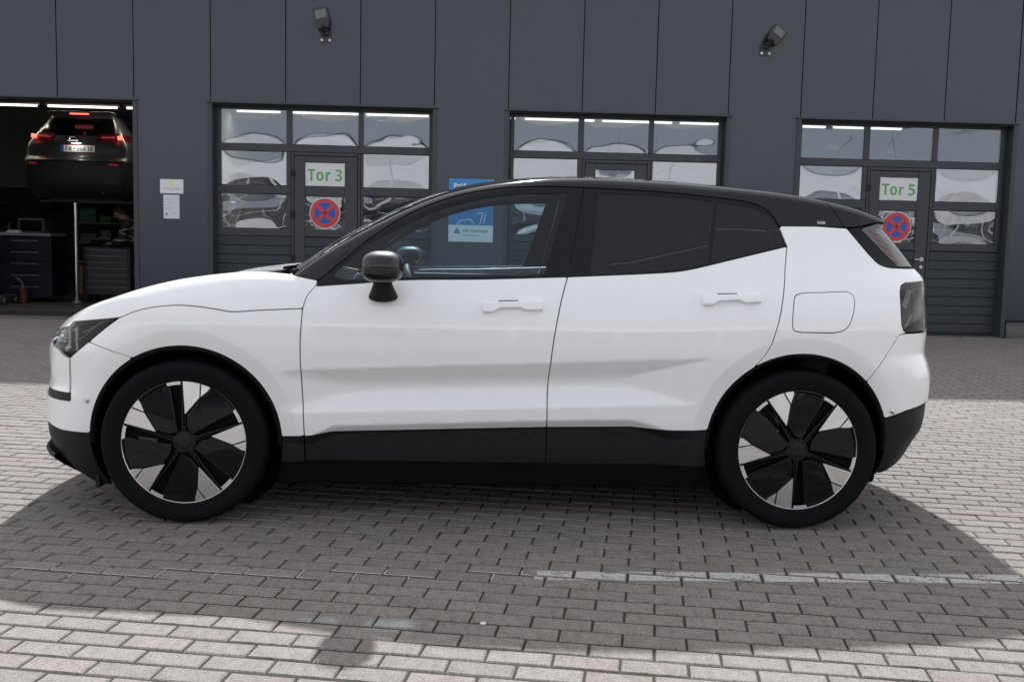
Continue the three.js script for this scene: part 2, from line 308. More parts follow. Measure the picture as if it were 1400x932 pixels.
    for (let k = 0; k < n; k++) {
      const a = y0 + k * st, b = a + st - 0.007, low = Math.max(a, 0.17);
      rail('rib', 0.03, a, 1.03, b, Z - 0.04, Z - 0.003, M.gate); rail('rib', 1.985, a, 2.97, b, Z - 0.04, Z - 0.003, M.gate);
      if (b > 0.2) rail('rib', wa + 0.002, low, wb - 0.002, b, Z - 0.04, Z - 0.003, M.gate);
    }
    rail('backing', 0.025, 0.03, 2.975, 1.195, Z - 0.075, Z - 0.045, M.gate);
    rail('bottom_seal', 0.03, 0.008, 2.97, 0.044, Z - 0.04, Z + 0.004, M.rubber);
    rail('wicket_sill', 1.036, 0.05, 1.98, 0.155, Z - 0.04, Z + 0.008);
    obj('gate_track', box(-0.03, 0.02, Z - 0.14, 0.028, 2.95, Z - 0.02), M.flashing, g); obj('gate_track', box(2.974, 0.02, Z - 0.14, 3.03, 2.95, Z - 0.02), M.flashing, g);
    // lever handle and lock on the wicket
    obj('door_handle', [box(1.850, 1.045, Z + 0.002, 1.894, 1.105, Z + 0.012, 0.003), box(1.852, 0.945, Z + 0.002, 1.892, 0.99, Z + 0.012, 0.003), cyl([1.872, 1.075, Z + 0.01], [1.872, 1.075, Z + 0.06], 0.011), tube([[1.872, 1.075, Z + 0.055], [1.82, 1.075, Z + 0.058], [1.755, 1.073, Z + 0.055]], 0.0105, 12), cyl([1.872, 0.965, Z + 0.01], [1.872, 0.965, Z + 0.022], 0.013)], M.chrome, g);
    // panes
    let s = seed;
    rows.forEach(([a, b], r) => cols.forEach(([c, d], k) => {
      if (k === 1 && r) return;
      const e = r === 0 ? 0.0024 : r === 1 ? 0.0022 : 0.0056, m = obj('pane', [paneGeo(c, a, d, b, ++s, e), paneGeo(c, a, d, b, s + 1000, e * 1.3).translate(0, 0, -0.018)], M.pane, g); m.position.z = Z - 0.02;
    }));
    for (const [a, b] of [[1.894, 2.213], [1.304, 1.746]]) { const m = obj('pane', [paneGeo(wa, a, wb, b, ++s, 0.003), paneGeo(wa, a, wb, b, s + 1000, 0.004).translate(0, 0, -0.016)], M.pane, g); m.position.z = Z - 0.024; }
    return g;
  }
  const text = (str, w, h, font, fill, back) => canvasTex(w, h, (c) => { c.fillStyle = back; c.fillRect(0, 0, w, h); c.fillStyle = fill; c.font = font; c.textAlign = 'center'; c.textBaseline = 'middle'; c.fillText(str, w / 2, h * 0.53, w * 0.90); });
  const gates = [gate(openings[1][0] + 0.015, 'dark sectional gate with Tor 3 on its wicket door', 100), gate(openings[2][0] + 0.012, 'dark sectional gate half hidden behind the roof of the white car', 200), gate(openings[3][0], 'dark sectional gate with Tor 5 on its wicket door', 300)];
  gates.forEach((g, i) => {
    if (i !== 1) {
      const num = obj('gate_number', box(1.226, 1.898, Z - 0.014, 1.764, 2.209, Z - 0.0125, 0), [], g);
      const side = M.white, face = new THREE.MeshStandardMaterial({ map: text(i ? 'Tor 5' : 'Tor 3', 512, 300, 'bold 214px sans-serif', '#56a552', '#d4d6d8'), roughness: 0.35 });
      num.material = [side, side, side, side, face, side];
    }
    // no-stopping sign stuck on the lower pane: blue disc, red ring, red cross
    if (i !== 1) {
      const sg = obj('no_stopping_sign', new THREE.CylinderGeometry(0.212, 0.212, 0.003, 48).rotateX(Math.PI / 2).translate(1.495, 1.527, Z - 0.0135), std(0.62, 0.60, 0.58, 0.4), g); sg.userData.label = 'round red and blue no-stopping sign';
      const red = std(0.55, 0.045, 0.055, 0.4), ring = new THREE.RingGeometry(0.146, 0.200, 48), blue = std(0.02, 0.09, 0.38, 0.4);
      const disc = [new THREE.CircleGeometry(0.146, 40).translate(1.495, 1.527, Z - 0.0105)];
      const bars = [1, -1].map(q => move(new THREE.PlaneGeometry(0.05, 0.292), 1.495, 1.527, Z - 0.0085, 0, 0, q * Math.PI / 4));
      // joined into the sign: background disc, ring and crossed bars carry their own colours as groups
      const geo = mergeGeometries([plain(sg.geometry), mergeGeometries(disc.map(plain)), mergeGeometries([plain(ring.translate(1.495, 1.527, Z - 0.0095)), ...bars.map(plain)])], true);
      sg.geometry = geo; sg.material = [sg.material, blue, red];
    }
  });
  // lit tube lights under the roof, seen through the upper panes
  const glow = new THREE.MeshStandardMaterial({ color: 0xffffff, emissive: lin(1, 0.95, 0.84), emissiveIntensity: 1.1, roughness: 0.5 });
  for (const [a, b] of [[-8.6, -7.5], [-7.35, -6.5], [-6.33, -5.22], [-5.07, -3.7], [-3.3, -2.59], [-2.39, -1.32], [-1.2, -0.175], [0.2, 1.25], [1.41, 2.56], [2.69, 3.85], [3.98, 5.0], [5.2, 6.43], [6.56, 7.07], [7.18, 7.72]]) {
    const lamp = obj('tube_light', box(a, 3.185, -3.02, b, 3.213, -2.98, 0.012, 2), glow, workshop);
    obj('lamp_housing', box(a - 0.02, 3.216, -3.05, b + 0.02, 3.27, -2.95, 0.004), M.white, lamp);
    const L = new THREE.RectAreaLight(0xfff2d8, 20, b - a, 0.04); L.position.set((a + b) / 2, 3.18, -3.0); L.rotation.x = -Math.PI / 2; workshop.add(L);
  }

  // wall floodlights
  function flood(x, lean, label) {
    const t = thing('floodlight', label, 'floodlight', atB(x, 3.88, 0), FACADE[2], 'floodlights on the facade'); t.userData.group = undefined; delete t.userData.group;
    obj('bracket', [box(-0.075, -0.09, 0.001, 0.075, 0.07, 0.012), box(-0.035, 0.0, 0.012, 0.035, 0.04, 0.12)], M.gateFrame, t);
    for (const s of [-1, 1]) obj('bolt', cyl([s * 0.052, -0.055, 0.011], [s * 0.052, -0.055, 0.022], 0.02, 0.016, 12), M.white, t);
    const arm = obj('arm', [cyl([0, 0.02, 0.10], [lean * 0.05, 0.10, 0.17], 0.028), cyl([-0.04, 0.05, 0.13], [0.04, 0.05, 0.13], 0.022)], M.rubber, t);
    const head = group('lamp_head', t); head.position.set(lean * 0.04, 0.08, 0.15); head.rotation.set(-0.42, lean * 0.28, -lean * 0.62);
    obj('housing', [prism([[-0.07, 0], [0.07, 0], [0.105, 0.13], [0.105, 0.31], [0.085, 0.335], [-0.085, 0.335], [-0.105, 0.31], [-0.105, 0.13]], 0.06, 0.008).translate(0, 0, -0.06), ...[-2, -1, 0, 1, 2].map(k => box(k * 0.036 - 0.004, 0.09, -0.085, k * 0.036 + 0.004, 0.3, -0.058, 0.001))], std(0.02, 0.021, 0.022, 0.45), head);
    obj('lens', box(-0.075, 0.15, 0.0005, 0.075, 0.29, 0.006, 0.002), phy(0.07, 0.07, 0.068, 0.2, 0, { clearcoat: 1 }), head);
    return t;
  }
  flood(-1.43, -0.35, 'black floodlight high on the facade above the Tor 3 gate');
  flood(4.53, 1.0, 'black floodlight high on the facade near the Tor 5 gate');

  // notices between the open bay and the Tor 3 gate
  const notice = (name, x0, y0, x1, y1, tex, label, cat) => {
    const o = thing(name, label, cat, atB((x0 + x1) / 2, (y0 + y1) / 2, 0), FACADE[2]); const w = x1 - x0, h = y1 - y0;
    const face = new THREE.MeshStandardMaterial({ map: tex, roughness: 0.45 });
    const m = obj('sheet', new THREE.BoxGeometry(w, h, 0.004).translate(0, 0, 0.004), [M.white, M.white, M.white, M.white, face, M.white], o);
    obj('screw', [[-1, -1], [1, -1], [1, 1], [-1, 1]].map(([a, b]) => cyl([a * (w / 2 - 0.018), b * (h / 2 - 0.018), 0.006], [a * (w / 2 - 0.018), b * (h / 2 - 0.018), 0.009], 0.007, 0.006, 10)), M.white, o);
    return o;
  };
  const lines = (c, list, col) => { c.fillStyle = col; for (const [x, y, w, h] of list) c.fillRect(x, y, w, h); };
  notice('notice_board', -3.648, 1.742, -3.338, 1.93, canvasTex(310, 188, (c, w, h) => {
    c.fillStyle = '#dfe0e4'; c.fillRect(0, 0, w, h); c.fillStyle = '#e6e0c8'; c.fillRect(80, 8, 130, 80); c.fillStyle = '#e2d6e4'; c.fillRect(50, 40, 50, 48);
    c.strokeStyle = '#cfc27c'; c.lineWidth = 9; c.beginPath(); c.arc(155, 52, 28, 0, 7); c.stroke(); lines(c, [[45, 104, 225, 5], [45, 124, 225, 6], [45, 134, 225, 4], [130, 150, 60, 5]], '#9a9ca6');
  }), 'wide white notice with a pale yellow ring, on the wall beside the open bay', 'notice');
  notice('notice_sheet', -3.605, 1.402, -3.392, 1.722, canvasTex(213, 320, (c, w, h) => {
    c.fillStyle = '#d3d5db'; c.fillRect(0, 0, w, h); lines(c, [[20, 60, 120, 7], [20, 92, 90, 5], [85, 108, 110, 5], [20, 138, 70, 6], [20, 176, 130, 5], [20, 196, 110, 5], [105, 246, 70, 9]], '#a9abb4'); c.fillStyle = '#4c5058'; c.beginPath(); c.arc(40, 262, 15, 0, 7); c.fill();
  }), 'tall white printed notice hung below the one with the yellow ring', 'notice');
  notice('inspection_sign', 0.253, 1.180, 0.865, 2.035, canvasTex(612, 855, (c, w, h) => {
    c.fillStyle = '#3a88c4'; c.fillRect(0, 0, w, h); c.fillStyle = '#e8eef2'; c.fillRect(0, 628, w, 227);
    c.font = 'bold 84px sans-serif'; c.fillText('Prüf', 62, 122);
    c.strokeStyle = '#dfe9f0'; c.lineWidth = 11; c.beginPath(); c.moveTo(110, 620); c.lineTo(180, 560); c.lineTo(300, 545); c.lineTo(350, 610); c.moveTo(390, 470); c.lineTo(470, 455); c.lineTo(430, 610); c.moveTo(505, 470); c.lineTo(480, 610); c.stroke();
    c.strokeStyle = '#2b5f96'; c.lineWidth = 12; c.beginPath(); c.moveTo(80, 735); c.lineTo(120, 668); c.lineTo(160, 735); c.closePath(); c.moveTo(98, 735); c.lineTo(120, 700); c.lineTo(142, 735); c.stroke();
    c.fillStyle = '#3c5a70'; c.font = 'bold 50px sans-serif'; c.fillText('TÜV Thüringen', 195, 722); c.fillStyle = '#93a8b4'; c.fillRect(195, 760, 150, 12); c.fillRect(356, 760, 60, 12);
  }), 'blue and white inspection sign on the wall between Tor 3 and the middle gate', 'sign');
}

// ======================================================================
// modelling of shaped bodies: a field (negative inside) is meshed, its
// vertices are drawn onto the zero surface, and panels are cut out of it
// ======================================================================
const clamp = (v, a, b) => v < a ? a : v > b ? b : v;
const sstep = (a, b, v) => { const t = clamp((v - a) / (b - a), 0, 1); return t * t * (3 - 2 * t); };
const smax = (a, b, k) => { const h = Math.max(k - Math.abs(a - b), 0); return Math.max(a, b) + h * h / (4 * k); };
const smin = (a, b, k) => -smax(-a, -b, k);
const gradOf = (F, x, y, z, e = 0.0012) => [(F(x + e, y, z) - F(x - e, y, z)) / (2 * e), (F(x, y + e, z) - F(x, y - e, z)) / (2 * e), (F(x, y, z + e) - F(x, y, z - e)) / (2 * e)];
function skinOf(F, lo, hi, h, reach = 6) {
  const n = [0, 1, 2].map(k => Math.ceil((hi[k] - lo[k]) / h)), [nx, ny, nz] = n, C = 4;
  const V = new Float32Array((nx + 1) * (ny + 1) * (nz + 1)).fill(1), at = (i, j, k) => (i * (ny + 1) + j) * (nz + 1) + k;
  const done = new Uint8Array(V.length);
  for (let i = 0; i <= nx; i += C) for (let j = 0; j <= ny; j += C) for (let k = 0; k <= nz; k += C) {
    const f = F(lo[0] + i * h, lo[1] + j * h, lo[2] + k * h), far = Math.abs(f) > h * C * 1.9;
    const mi = Math.min(i + C, nx + 1), mj = Math.min(j + C, ny + 1), mk = Math.min(k + C, nz + 1);
    for (let a = i; a < mi; a++) for (let b = j; b < mj; b++) for (let c = k; c < mk; c++) { const q = at(a, b, c); V[q] = far ? f : F(lo[0] + a * h, lo[1] + b * h, lo[2] + c * h); done[q] = 1; }
  }
  const id = new Int32Array(nx * ny * nz).fill(-1), ci = (i, j, k) => (i * ny + j) * nz + k, P = [], idx = [];
  const E = [[0, 1], [2, 3], [4, 5], [6, 7], [0, 2], [1, 3], [4, 6], [5, 7], [0, 4], [1, 5], [2, 6], [3, 7]];
  for (let i = 0; i < nx; i++) for (let j = 0; j < ny; j++) for (let k = 0; k < nz; k++) {
    const v = []; let m = 0;
    for (let c = 0; c < 8; c++) { v[c] = V[at(i + (c & 1), j + (c >> 1 & 1), k + (c >> 2))]; if (v[c] < 0) m |= 1 << c; }
    if (m === 0 || m === 255) continue;
    let s = 0, x = 0, y = 0, z = 0;
    for (const [a, b] of E) if ((v[a] < 0) !== (v[b] < 0)) { const t = v[a] / (v[a] - v[b]), L = (p, q) => p + (q - p) * t; x += L(a & 1, b & 1); y += L(a >> 1 & 1, b >> 1 & 1); z += L(a >> 2, b >> 2); s++; }
    id[ci(i, j, k)] = P.length / 3; P.push(lo[0] + (i + x / s) * h, lo[1] + (j + y / s) * h, lo[2] + (k + z / s) * h);
  }
  const quad = (a, b, c, d, flip) => { if (a < 0 || b < 0 || c < 0 || d < 0) return; if (flip) idx.push(a, c, b, a, d, c); else idx.push(a, b, c, a, c, d); };
  for (let i = 0; i < nx; i++) for (let j = 0; j < ny; j++) for (let k = 0; k < nz; k++) {
    const a = V[at(i, j, k)] < 0;
    if (j && k && a !== V[at(i + 1, j, k)] < 0) quad(id[ci(i, j - 1, k - 1)], id[ci(i, j, k - 1)], id[ci(i, j, k)], id[ci(i, j - 1, k)], !a);
    if (i && k && a !== V[at(i, j + 1, k)] < 0) quad(id[ci(i - 1, j, k - 1)], id[ci(i, j, k - 1)], id[ci(i, j, k)], id[ci(i - 1, j, k)], a);
    if (i && j && a !== V[at(i, j, k + 1)] < 0) quad(id[ci(i - 1, j - 1, k)], id[ci(i, j - 1, k)], id[ci(i, j, k)], id[ci(i - 1, j, k)], !a);
  }
  const N = new Float32Array(P.length);
  for (let q = 0; q < P.length; q += 3) {
    for (let r = 0; r < 3; r++) {
      const f = F(P[q], P[q + 1], P[q + 2]), g = gradOf(F, P[q], P[q + 1], P[q + 2]), l = g[0] * g[0] + g[1] * g[1] + g[2] * g[2] || 1, s = clamp(f / Math.sqrt(l), -h, h) / Math.sqrt(l);
      P[q] -= g[0] * s; P[q + 1] -= g[1] * s; P[q + 2] -= g[2] * s;
    }
    const g = gradOf(F, P[q], P[q + 1], P[q + 2]), l = Math.hypot(...g) || 1; N[q] = g[0] / l; N[q + 1] = g[1] / l; N[q + 2] = g[2] / l;
  }
  return { P: new Float32Array(P), N, idx };
}
// the part of a skin where sd(x, y, z) > 0; edges are turned in by `lip`, sunk by `sink`
function cutOut(skin, sd, { lip = 0.012, sink = 0, mirror = 0, openZ = true } = {}) {
  const { P, N, idx } = skin, n = P.length / 3, S = new Float32Array(n);
  for (let i = 0; i < n; i++) S[i] = sd(P[3 * i], P[3 * i + 1], P[3 * i + 2], N[3 * i + 2], N[3 * i]);
  const p = [], nn = [], map = new Map(), out = [];
  const vert = i => { let q = map.get(i); if (q === undefined) { q = p.length / 3; map.set(i, q); p.push(P[3 * i], P[3 * i + 1], P[3 * i + 2]); nn.push(N[3 * i], N[3 * i + 1], N[3 * i + 2]); } return q; };
  const mid = (a, b) => {
    const lo = Math.min(a, b), hi = Math.max(a, b), key = lo * n + hi + n; let q = map.get(key);
    if (q === undefined) {
      const t = S[lo] / (S[lo] - S[hi]); q = p.length / 3; map.set(key, q); const v = [0, 1, 2].map(k => N[3 * lo + k] + (N[3 * hi + k] - N[3 * lo + k]) * t), l = Math.hypot(...v) || 1;
      for (let k = 0; k < 3; k++) { p.push(P[3 * lo + k] + (P[3 * hi + k] - P[3 * lo + k]) * t); nn.push(v[k] / l); }
    }
    return q;
  };
  for (let t = 0; t < idx.length; t += 3) {
    const tri = [idx[t], idx[t + 1], idx[t + 2]], poly = [];
    if (S[tri[0]] <= 0 && S[tri[1]] <= 0 && S[tri[2]] <= 0) continue;
    for (let k = 0; k < 3; k++) { const a = tri[k], b = tri[(k + 1) % 3]; if (S[a] > 0) poly.push(vert(a)); if ((S[a] > 0) !== (S[b] > 0)) poly.push(mid(a, b)); }
    for (let k = 1; k + 1 < poly.length; k++) out.push(poly[0], poly[k], poly[k + 1]);
  }
  if (sink) for (let i = 0; i < p.length; i++) p[i] -= nn[i] * sink;
  if (lip > 0) {
    const open = new Map();
    for (let t = 0; t < out.length; t += 3) for (let k = 0; k < 3; k++) { const a = out[t + k], b = out[t + (k + 1) % 3], r = b * 1e7 + a; if (open.has(r)) open.delete(r); else open.set(a * 1e7 + b, [a, b]); }
    for (const [a, b] of open.values()) {
      if (openZ && Math.abs(p[3 * a + 2]) < 0.002 && Math.abs(p[3 * b + 2]) < 0.002) continue;
      const q = p.length / 3, e = [0, 1, 2].map(k => p[3 * b + k] - p[3 * a + k]), na = [0, 1, 2].map(k => nn[3 * a + k]);
      const o = [e[1] * na[2] - e[2] * na[1], e[2] * na[0] - e[0] * na[2], e[0] * na[1] - e[1] * na[0]], l = Math.hypot(...o) || 1;
      for (const [v, d] of [[a, 0], [b, 0], [b, lip], [a, lip]]) for (let k = 0; k < 3; k++) { p.push(p[3 * v + k] - nn[3 * v + k] * d); nn.push(o[k] / l); }
      out.push(q, q + 2, q + 1, q, q + 3, q + 2);
    }
  }
  const build = flip => {
    const g = new THREE.BufferGeometry(), P2 = new Float32Array(p), N2 = new Float32Array(nn), I = out.slice(), U = new Float32Array(p.length / 3 * 2);
    if (flip) { for (let i = 2; i < P2.length; i += 3) { P2[i] *= -1; N2[i] *= -1; } for (let i = 0; i < I.length; i += 3) { const t = I[i + 1]; I[i + 1] = I[i + 2]; I[i + 2] = t; } }
    for (let i = 0; i < U.length / 2; i++) { U[2 * i] = P2[3 * i] + P2[3 * i + 2] * 0.5; U[2 * i + 1] = P2[3 * i + 1] + P2[3 * i + 2] * 0.3; }
    g.setAttribute('position', new THREE.BufferAttribute(P2, 3)); g.setAttribute('normal', new THREE.BufferAttribute(N2, 3)); g.setAttribute('uv', new THREE.BufferAttribute(U, 2)); g.setIndex(I);
    return g;
  };
  if (mirror === 1) return build(true);
  if (mirror === 2) return mergeGeometries([build(false), build(true)]);
  return build(false);
}
// signed distance to a closed outline in the side view, positive inside
function inside(pts) {
  const n = pts.length;
  return (x, y) => {
    let d = 1e9, s = 1;
    for (let i = 0, j = n - 1; i < n; j = i++) {
      const ax = pts[i][0], ay = pts[i][1], ex = pts[j][0] - ax, ey = pts[j][1] - ay, wx = x - ax, wy = y - ay, t = clamp((wx * ex + wy * ey) / (ex * ex + ey * ey || 1e-9), 0, 1);
      const bx = wx - ex * t, by = wy - ey * t; d = Math.min(d, bx * bx + by * by);
      const c1 = y >= ay, c2 = y < pts[j][1], c3 = ex * wy > ey * wx; if ((c1 && c2 && c3) || (!c1 && !c2 && !c3)) s = -s;
    }
    return -s * Math.sqrt(d);
  };
}
// an arc: a smooth curve through the points
function arc(pts, per = 6) { const c = new THREE.CatmullRomCurve3(pts.map(p => new THREE.Vector3(p[0], p[1], 0)), false, 'centripetal'); return c.getPoints((pts.length - 1) * per).map(v => [v.x, v.y]); }
// smooth curve through points: monotone cubic, tabulated, then blurred by sigma
function curve(pts, sigma = 0.02) {
  const n = pts.length, X = pts.map(p => p[0]), Y = pts.map(p => p[1]), d = [], m = new Array(n).fill(0);
  for (let i = 0; i < n - 1; i++) d.push((Y[i + 1] - Y[i]) / (X[i + 1] - X[i]));
  m[0] = d[0]; m[n - 1] = d[n - 2];
  for (let i = 1; i < n - 1; i++) m[i] = d[i - 1] * d[i] <= 0 ? 0 : 2 * d[i - 1] * d[i] / (d[i - 1] + d[i]);
  const raw = x => {
    if (x <= X[0]) return Y[0] + m[0] * (x - X[0]);
    if (x >= X[n - 1]) return Y[n - 1] + m[n - 1] * (x - X[n - 1]);
    let i = 0; while (x > X[i + 1]) i++;
    const h = X[i + 1] - X[i], t = (x - X[i]) / h, t2 = t * t, t3 = t2 * t;
    return (2 * t3 - 3 * t2 + 1) * Y[i] + (t3 - 2 * t2 + t) * h * m[i] + (3 * t2 - 2 * t3) * Y[i + 1] + (t3 - t2) * h * m[i + 1];
  };
  const K = 600, a = X[0] - 0.3, b = X[n - 1] + 0.3, st = (b - a) / K, T = new Float64Array(K + 1), R = Math.ceil(3 * sigma / st), S = new Float64Array(K + 1);
  for (let i = 0; i <= K; i++) T[i] = raw(a + i * st);
  for (let i = 0; i <= K; i++) { let s = 0, w = 0; for (let k = -R; k <= R; k++) { const g = Math.exp(-0.5 * (k * st / sigma) ** 2); s += g * (i + k < 0 || i + k > K ? raw(a + (i + k) * st) : T[i + k]); w += g; } S[i] = s / w; }
  return x => { const q = clamp((x - a) / st, 1, K - 2.001), i = q | 0, t = q - i, p0 = S[i - 1], p1 = S[i], p2 = S[i + 1], p3 = S[i + 2]; return p1 + 0.5 * t * (p2 - p0 + t * (2 * p0 - 5 * p1 + 4 * p2 - p3 + t * (3 * (p1 - p2) + p3 - p0))); };
}
const capsule = (a, b, r0, r1) => (x, y, z) => { const ex = b[0] - a[0], ey = b[1] - a[1], ez = b[2] - a[2], t = clamp(((x - a[0]) * ex + (y - a[1]) * ey + (z - a[2]) * ez) / (ex * ex + ey * ey + ez * ez || 1e-9), 0, 1); return Math.hypot(x - a[0] - ex * t, y - a[1] - ey * t, z - a[2] - ez * t) - (r0 + (r1 - r0) * t); };

// ======================================================================
// the white car parked across the picture: front towards -x, side towards the camera
// ======================================================================
const P = curve([[.1, .78], [.25, .845], [.34, .866], [.44, .878], [.55, .887], [.63, .895], [.70, .904], [.78, .909], [.86, .906], [.93, .893], [1.0, .868], [1.05, .843], [1.1, .816], [1.2, .766], [1.3, .716], [1.4, .664], [1.46, .631], [1.52, .595], [1.6, .54]], .022);
const taperLow = curve([[-2.2, .13], [-2.0, .075], [-1.85, .035], [-1.7, .013], [-1.5, 0], [-1, 0], [-.3, 0], [.6, 0], [1.3, 0], [1.6, .01], [1.8, .035], [2.0, .075], [2.2, .13]], .06);
const taperHigh = curve([[-1.4, .07], [-.9, .03], [-.4, .006], [0, 0], [.6, .004], [1.0, .02], [1.3, .042], [1.6, .07], [1.9, .11]], .08);
const FAX = [-1.325, .357], RAX = [1.329, .372];
const underPts = [[-2.3, .37], [-.789, .388], [-.696, .431], [.21, .468], [.59, .478], [.746, .434], [2.3, .43]];
function underTop(x) { if (x <= -2.2 || x >= 2.2) return .4; let i = 0; while (x > underPts[i + 1][0]) i++; const [a, b] = [underPts[i], underPts[i + 1]]; return a[1] + (b[1] - a[1]) * (x - a[0]) / (b[0] - a[0]); }
function sideW(x, y) {
  const up = sstep(.86, 1.25, y), s = .045 * sstep(.5, 1.5, x) * sstep(.8, .95, y) * (1 - .6 * sstep(1.1, 1.35, y));
  let w = P(y - s) - taperLow(x) * (1 - .35 * up) - taperHigh(x) * up;
  // the chiselled pocket along the doors
  const yc = .673 + (x + .842) * .0457, yl = .486 + (x + .845) * .0373;
  let D = smin((yc - y) * .50, (y - yl) * .40, .030);
  D = smin(D, (.93 - x - (yc - y) * .30) * .105, .004);
  D = smin(D, (x + .93) * .12, .012);
  w -= smax(D, 0, .0015);
  // undercut towards the black sill
  if (x > -.95 && x < .92) w -= sstep(-.95, -.74, x) * (1 - sstep(.70, .92, x)) * .85 * clamp(underTop(x) - y, 0, .042);
  // lip round the arches
  for (const c of [FAX, RAX]) { const r = Math.hypot(x - c[0], y - c[1]); if (r < .5) w -= .24 * smax(0, .476 - r, .004); }
  return w;
}
const noseC = curve([[-.4, .033], [0, 0], [.3, .019], [.5, .060], [.63, .110], [.73, .170], [.805, .25], [.85, .33], [.9, .45], [.95, .62]], .03);
const tailC = curve([[-.4, .025], [0, 0], [.3, .014], [.5, .043], [.6, .070], [.7, .112], [.78, .172], [.84, .255], [.88, .35], [.93, .52]], .03);
const NF = curve([[.1, -1.86], [.146, -1.94], [.2, -2.02], [.27, -2.075], [.33, -2.10], [.4, -2.106], [.48, -2.102], [.53, -2.099], [.56, -2.088], [.6, -2.082], [.66, -2.086], [.72, -2.086], [.76, -2.072], [.80, -2.05], [.9, -2.0]], .012);
const NR = curve([[.2, 1.86], [.263, 1.965], [.372, 2.035], [.424, 2.067], [.49, 2.079], [.53, 2.081], [.586, 2.088], [.652, 2.092], [.716, 2.079], [.782, 2.056], [.866, 2.060], [1.0, 2.047], [1.09, 2.036], [1.118, 2.020], [1.151, 1.984], [1.2, 1.945], [1.3, 1.86], [1.335, 1.829], [1.352, 1.845], [1.372, 1.862], [1.45, 1.862], [1.6, 1.862]], .008);
const HT = curve([[-2.25, .58], [-2.1, .725], [-2.03, .778], [-1.967, .815], [-1.936, .839], [-1.868, .868], [-1.784, .906], [-1.65, .957], [-1.5, 1.007], [-1.34, 1.045], [-1.18, 1.069], [-1.06, 1.080], [-.95, 1.075], [-.868, 1.067], [-.76, 1.048], [-.6, 1.03]], .025);
const GT = curve([[-1.25, .90], [-1.16, 1.01], [-1.10, 1.058], [-1.05, 1.070], [-.98, 1.088], [-.83, 1.190], [-.7, 1.269], [-.5, 1.375], [-.32, 1.453], [-.2, 1.490], [-.05, 1.519], [.06, 1.534], [.24, 1.551], [.42, 1.556], [.75, 1.548], [1.03, 1.532], [1.31, 1.508], [1.53, 1.474], [1.67, 1.440], [1.81, 1.390], [1.9, 1.354]], .035);
const KT = curve([[-2.1, .05], [-1.8, .075], [-1.2, .075], [-.95, .05], [-.8, .035], [-.2, .04], [.2, .032], [1.2, .032], [1.6, .03], [1.9, .03]], .05);
const hoodDrop = (x, z) => { const a = Math.abs(z); return a < .74 ? .022 * sstep(-1.9, -1.5, x) * (1 - (a / .74) ** 2) : 1.4 * (a - .74) ** 2; };
const crown = x => .14 - .04 * sstep(-.5, .2, x);
const slope = (f, v, e = .004) => (f(v + e) - f(v - e)) / (2 * e);
function carField(x, y, z) {
  const az = Math.abs(z), g1 = (az - sideW(x, y)) * (y > 1.05 ? .9 : 1), sh = slope(HT, x, .01), sg = slope(GT, x, .01);
  const g4 = Math.min((y - HT(x) + hoodDrop(x, z)) / Math.sqrt(1 + sh * sh), (y - GT(x) + crown(x) * z * z) / Math.sqrt(1 + sg * sg));
  let f = smax(g1, g4, KT(x));
  if (x < -1.0) f = smax(f, (NF(y) + noseC(az) - x) / Math.sqrt(1 + slope(noseC, az) ** 2 + slope(NF, y) ** 2), .05);
  if (x > 1.0) f = smax(f, (x - NR(y) + tailC(az)) / Math.sqrt(1 + slope(tailC, az) ** 2 + slope(NR, y) ** 2), y > 1.33 ? .02 : .04);
  return Math.max(f, .13 - y);
}
function carSkinZ(x, y) { let a = 0, b = 1.05; for (let i = 0; i < 32; i++) { const m = (a + b) / 2; if (carField(x, y, m) > 0) b = m; else a = m; } return a; }

const C = {};
C.paint = phy(0.86, 0.872, 0.88, 0.32, 0, { clearcoat: 1, clearcoatRoughness: 0.03, ior: 1.5 });
C.black = phy(0.010, 0.0105, 0.012, 0.5, 0, { clearcoat: 0.75, clearcoatRoughness: 0.09, specularIntensity: 0.0 });
C.frame = phy(0.007, 0.008, 0.010, 0.16, 0, { specularIntensity: 0.5 });
C.cap = phy(0.014, 0.014, 0.015, 0.5, 0, { specularIntensity: 0.3, clearcoat: 0.7, clearcoatRoughness: 0.04 });
C.plastic = phy(0.0125, 0.0135, 0.0145, 0.55, 0, { specularIntensity: 0.45, bumpMap: again(grainTex, 6, 6), bumpScale: 0.0002 });
C.dark = phy(0.009, 0.009, 0.009, 0.9, 0, { specularIntensity: 0 });
C.rubber = phy(0.0075, 0.0085, 0.009, 0.7, 0, { specularIntensity: 0.10, bumpMap: again(grainTex, 4, 4), bumpScale: 0.0004 });
C.glass = phy(0.62, 0.75, 0.80, 0.0, 0, { transmission: 1, thickness: 0, ior: 1.5 });
C.shield = phy(0.55, 0.65, 0.63, 0.0, 0, { transmission: 1, thickness: 0, ior: 1.5 });
C.privacy = phy(0.055, 0.065, 0.075, 0.0, 0, { transmission: 1, thickness: 0, ior: 1.5 });
C.trim = std(0.05, 0.052, 0.055, 0.6);
C.fabric = std(0.045, 0.048, 0.052, 0.9, 0, { bumpMap: again(grainTex, 8, 8), bumpScale: 0.0008 });
C.silver = phy(0.80, 0.795, 0.78, 0.34, 1, {});
C.gloss = phy(0.006, 0.006, 0.0065, 0.10, 0, { specularIntensity: 0.75 });
C.cover = phy(0.006, 0.0065, 0.007, 0.06, 0, { specularIntensity: 0.60 });

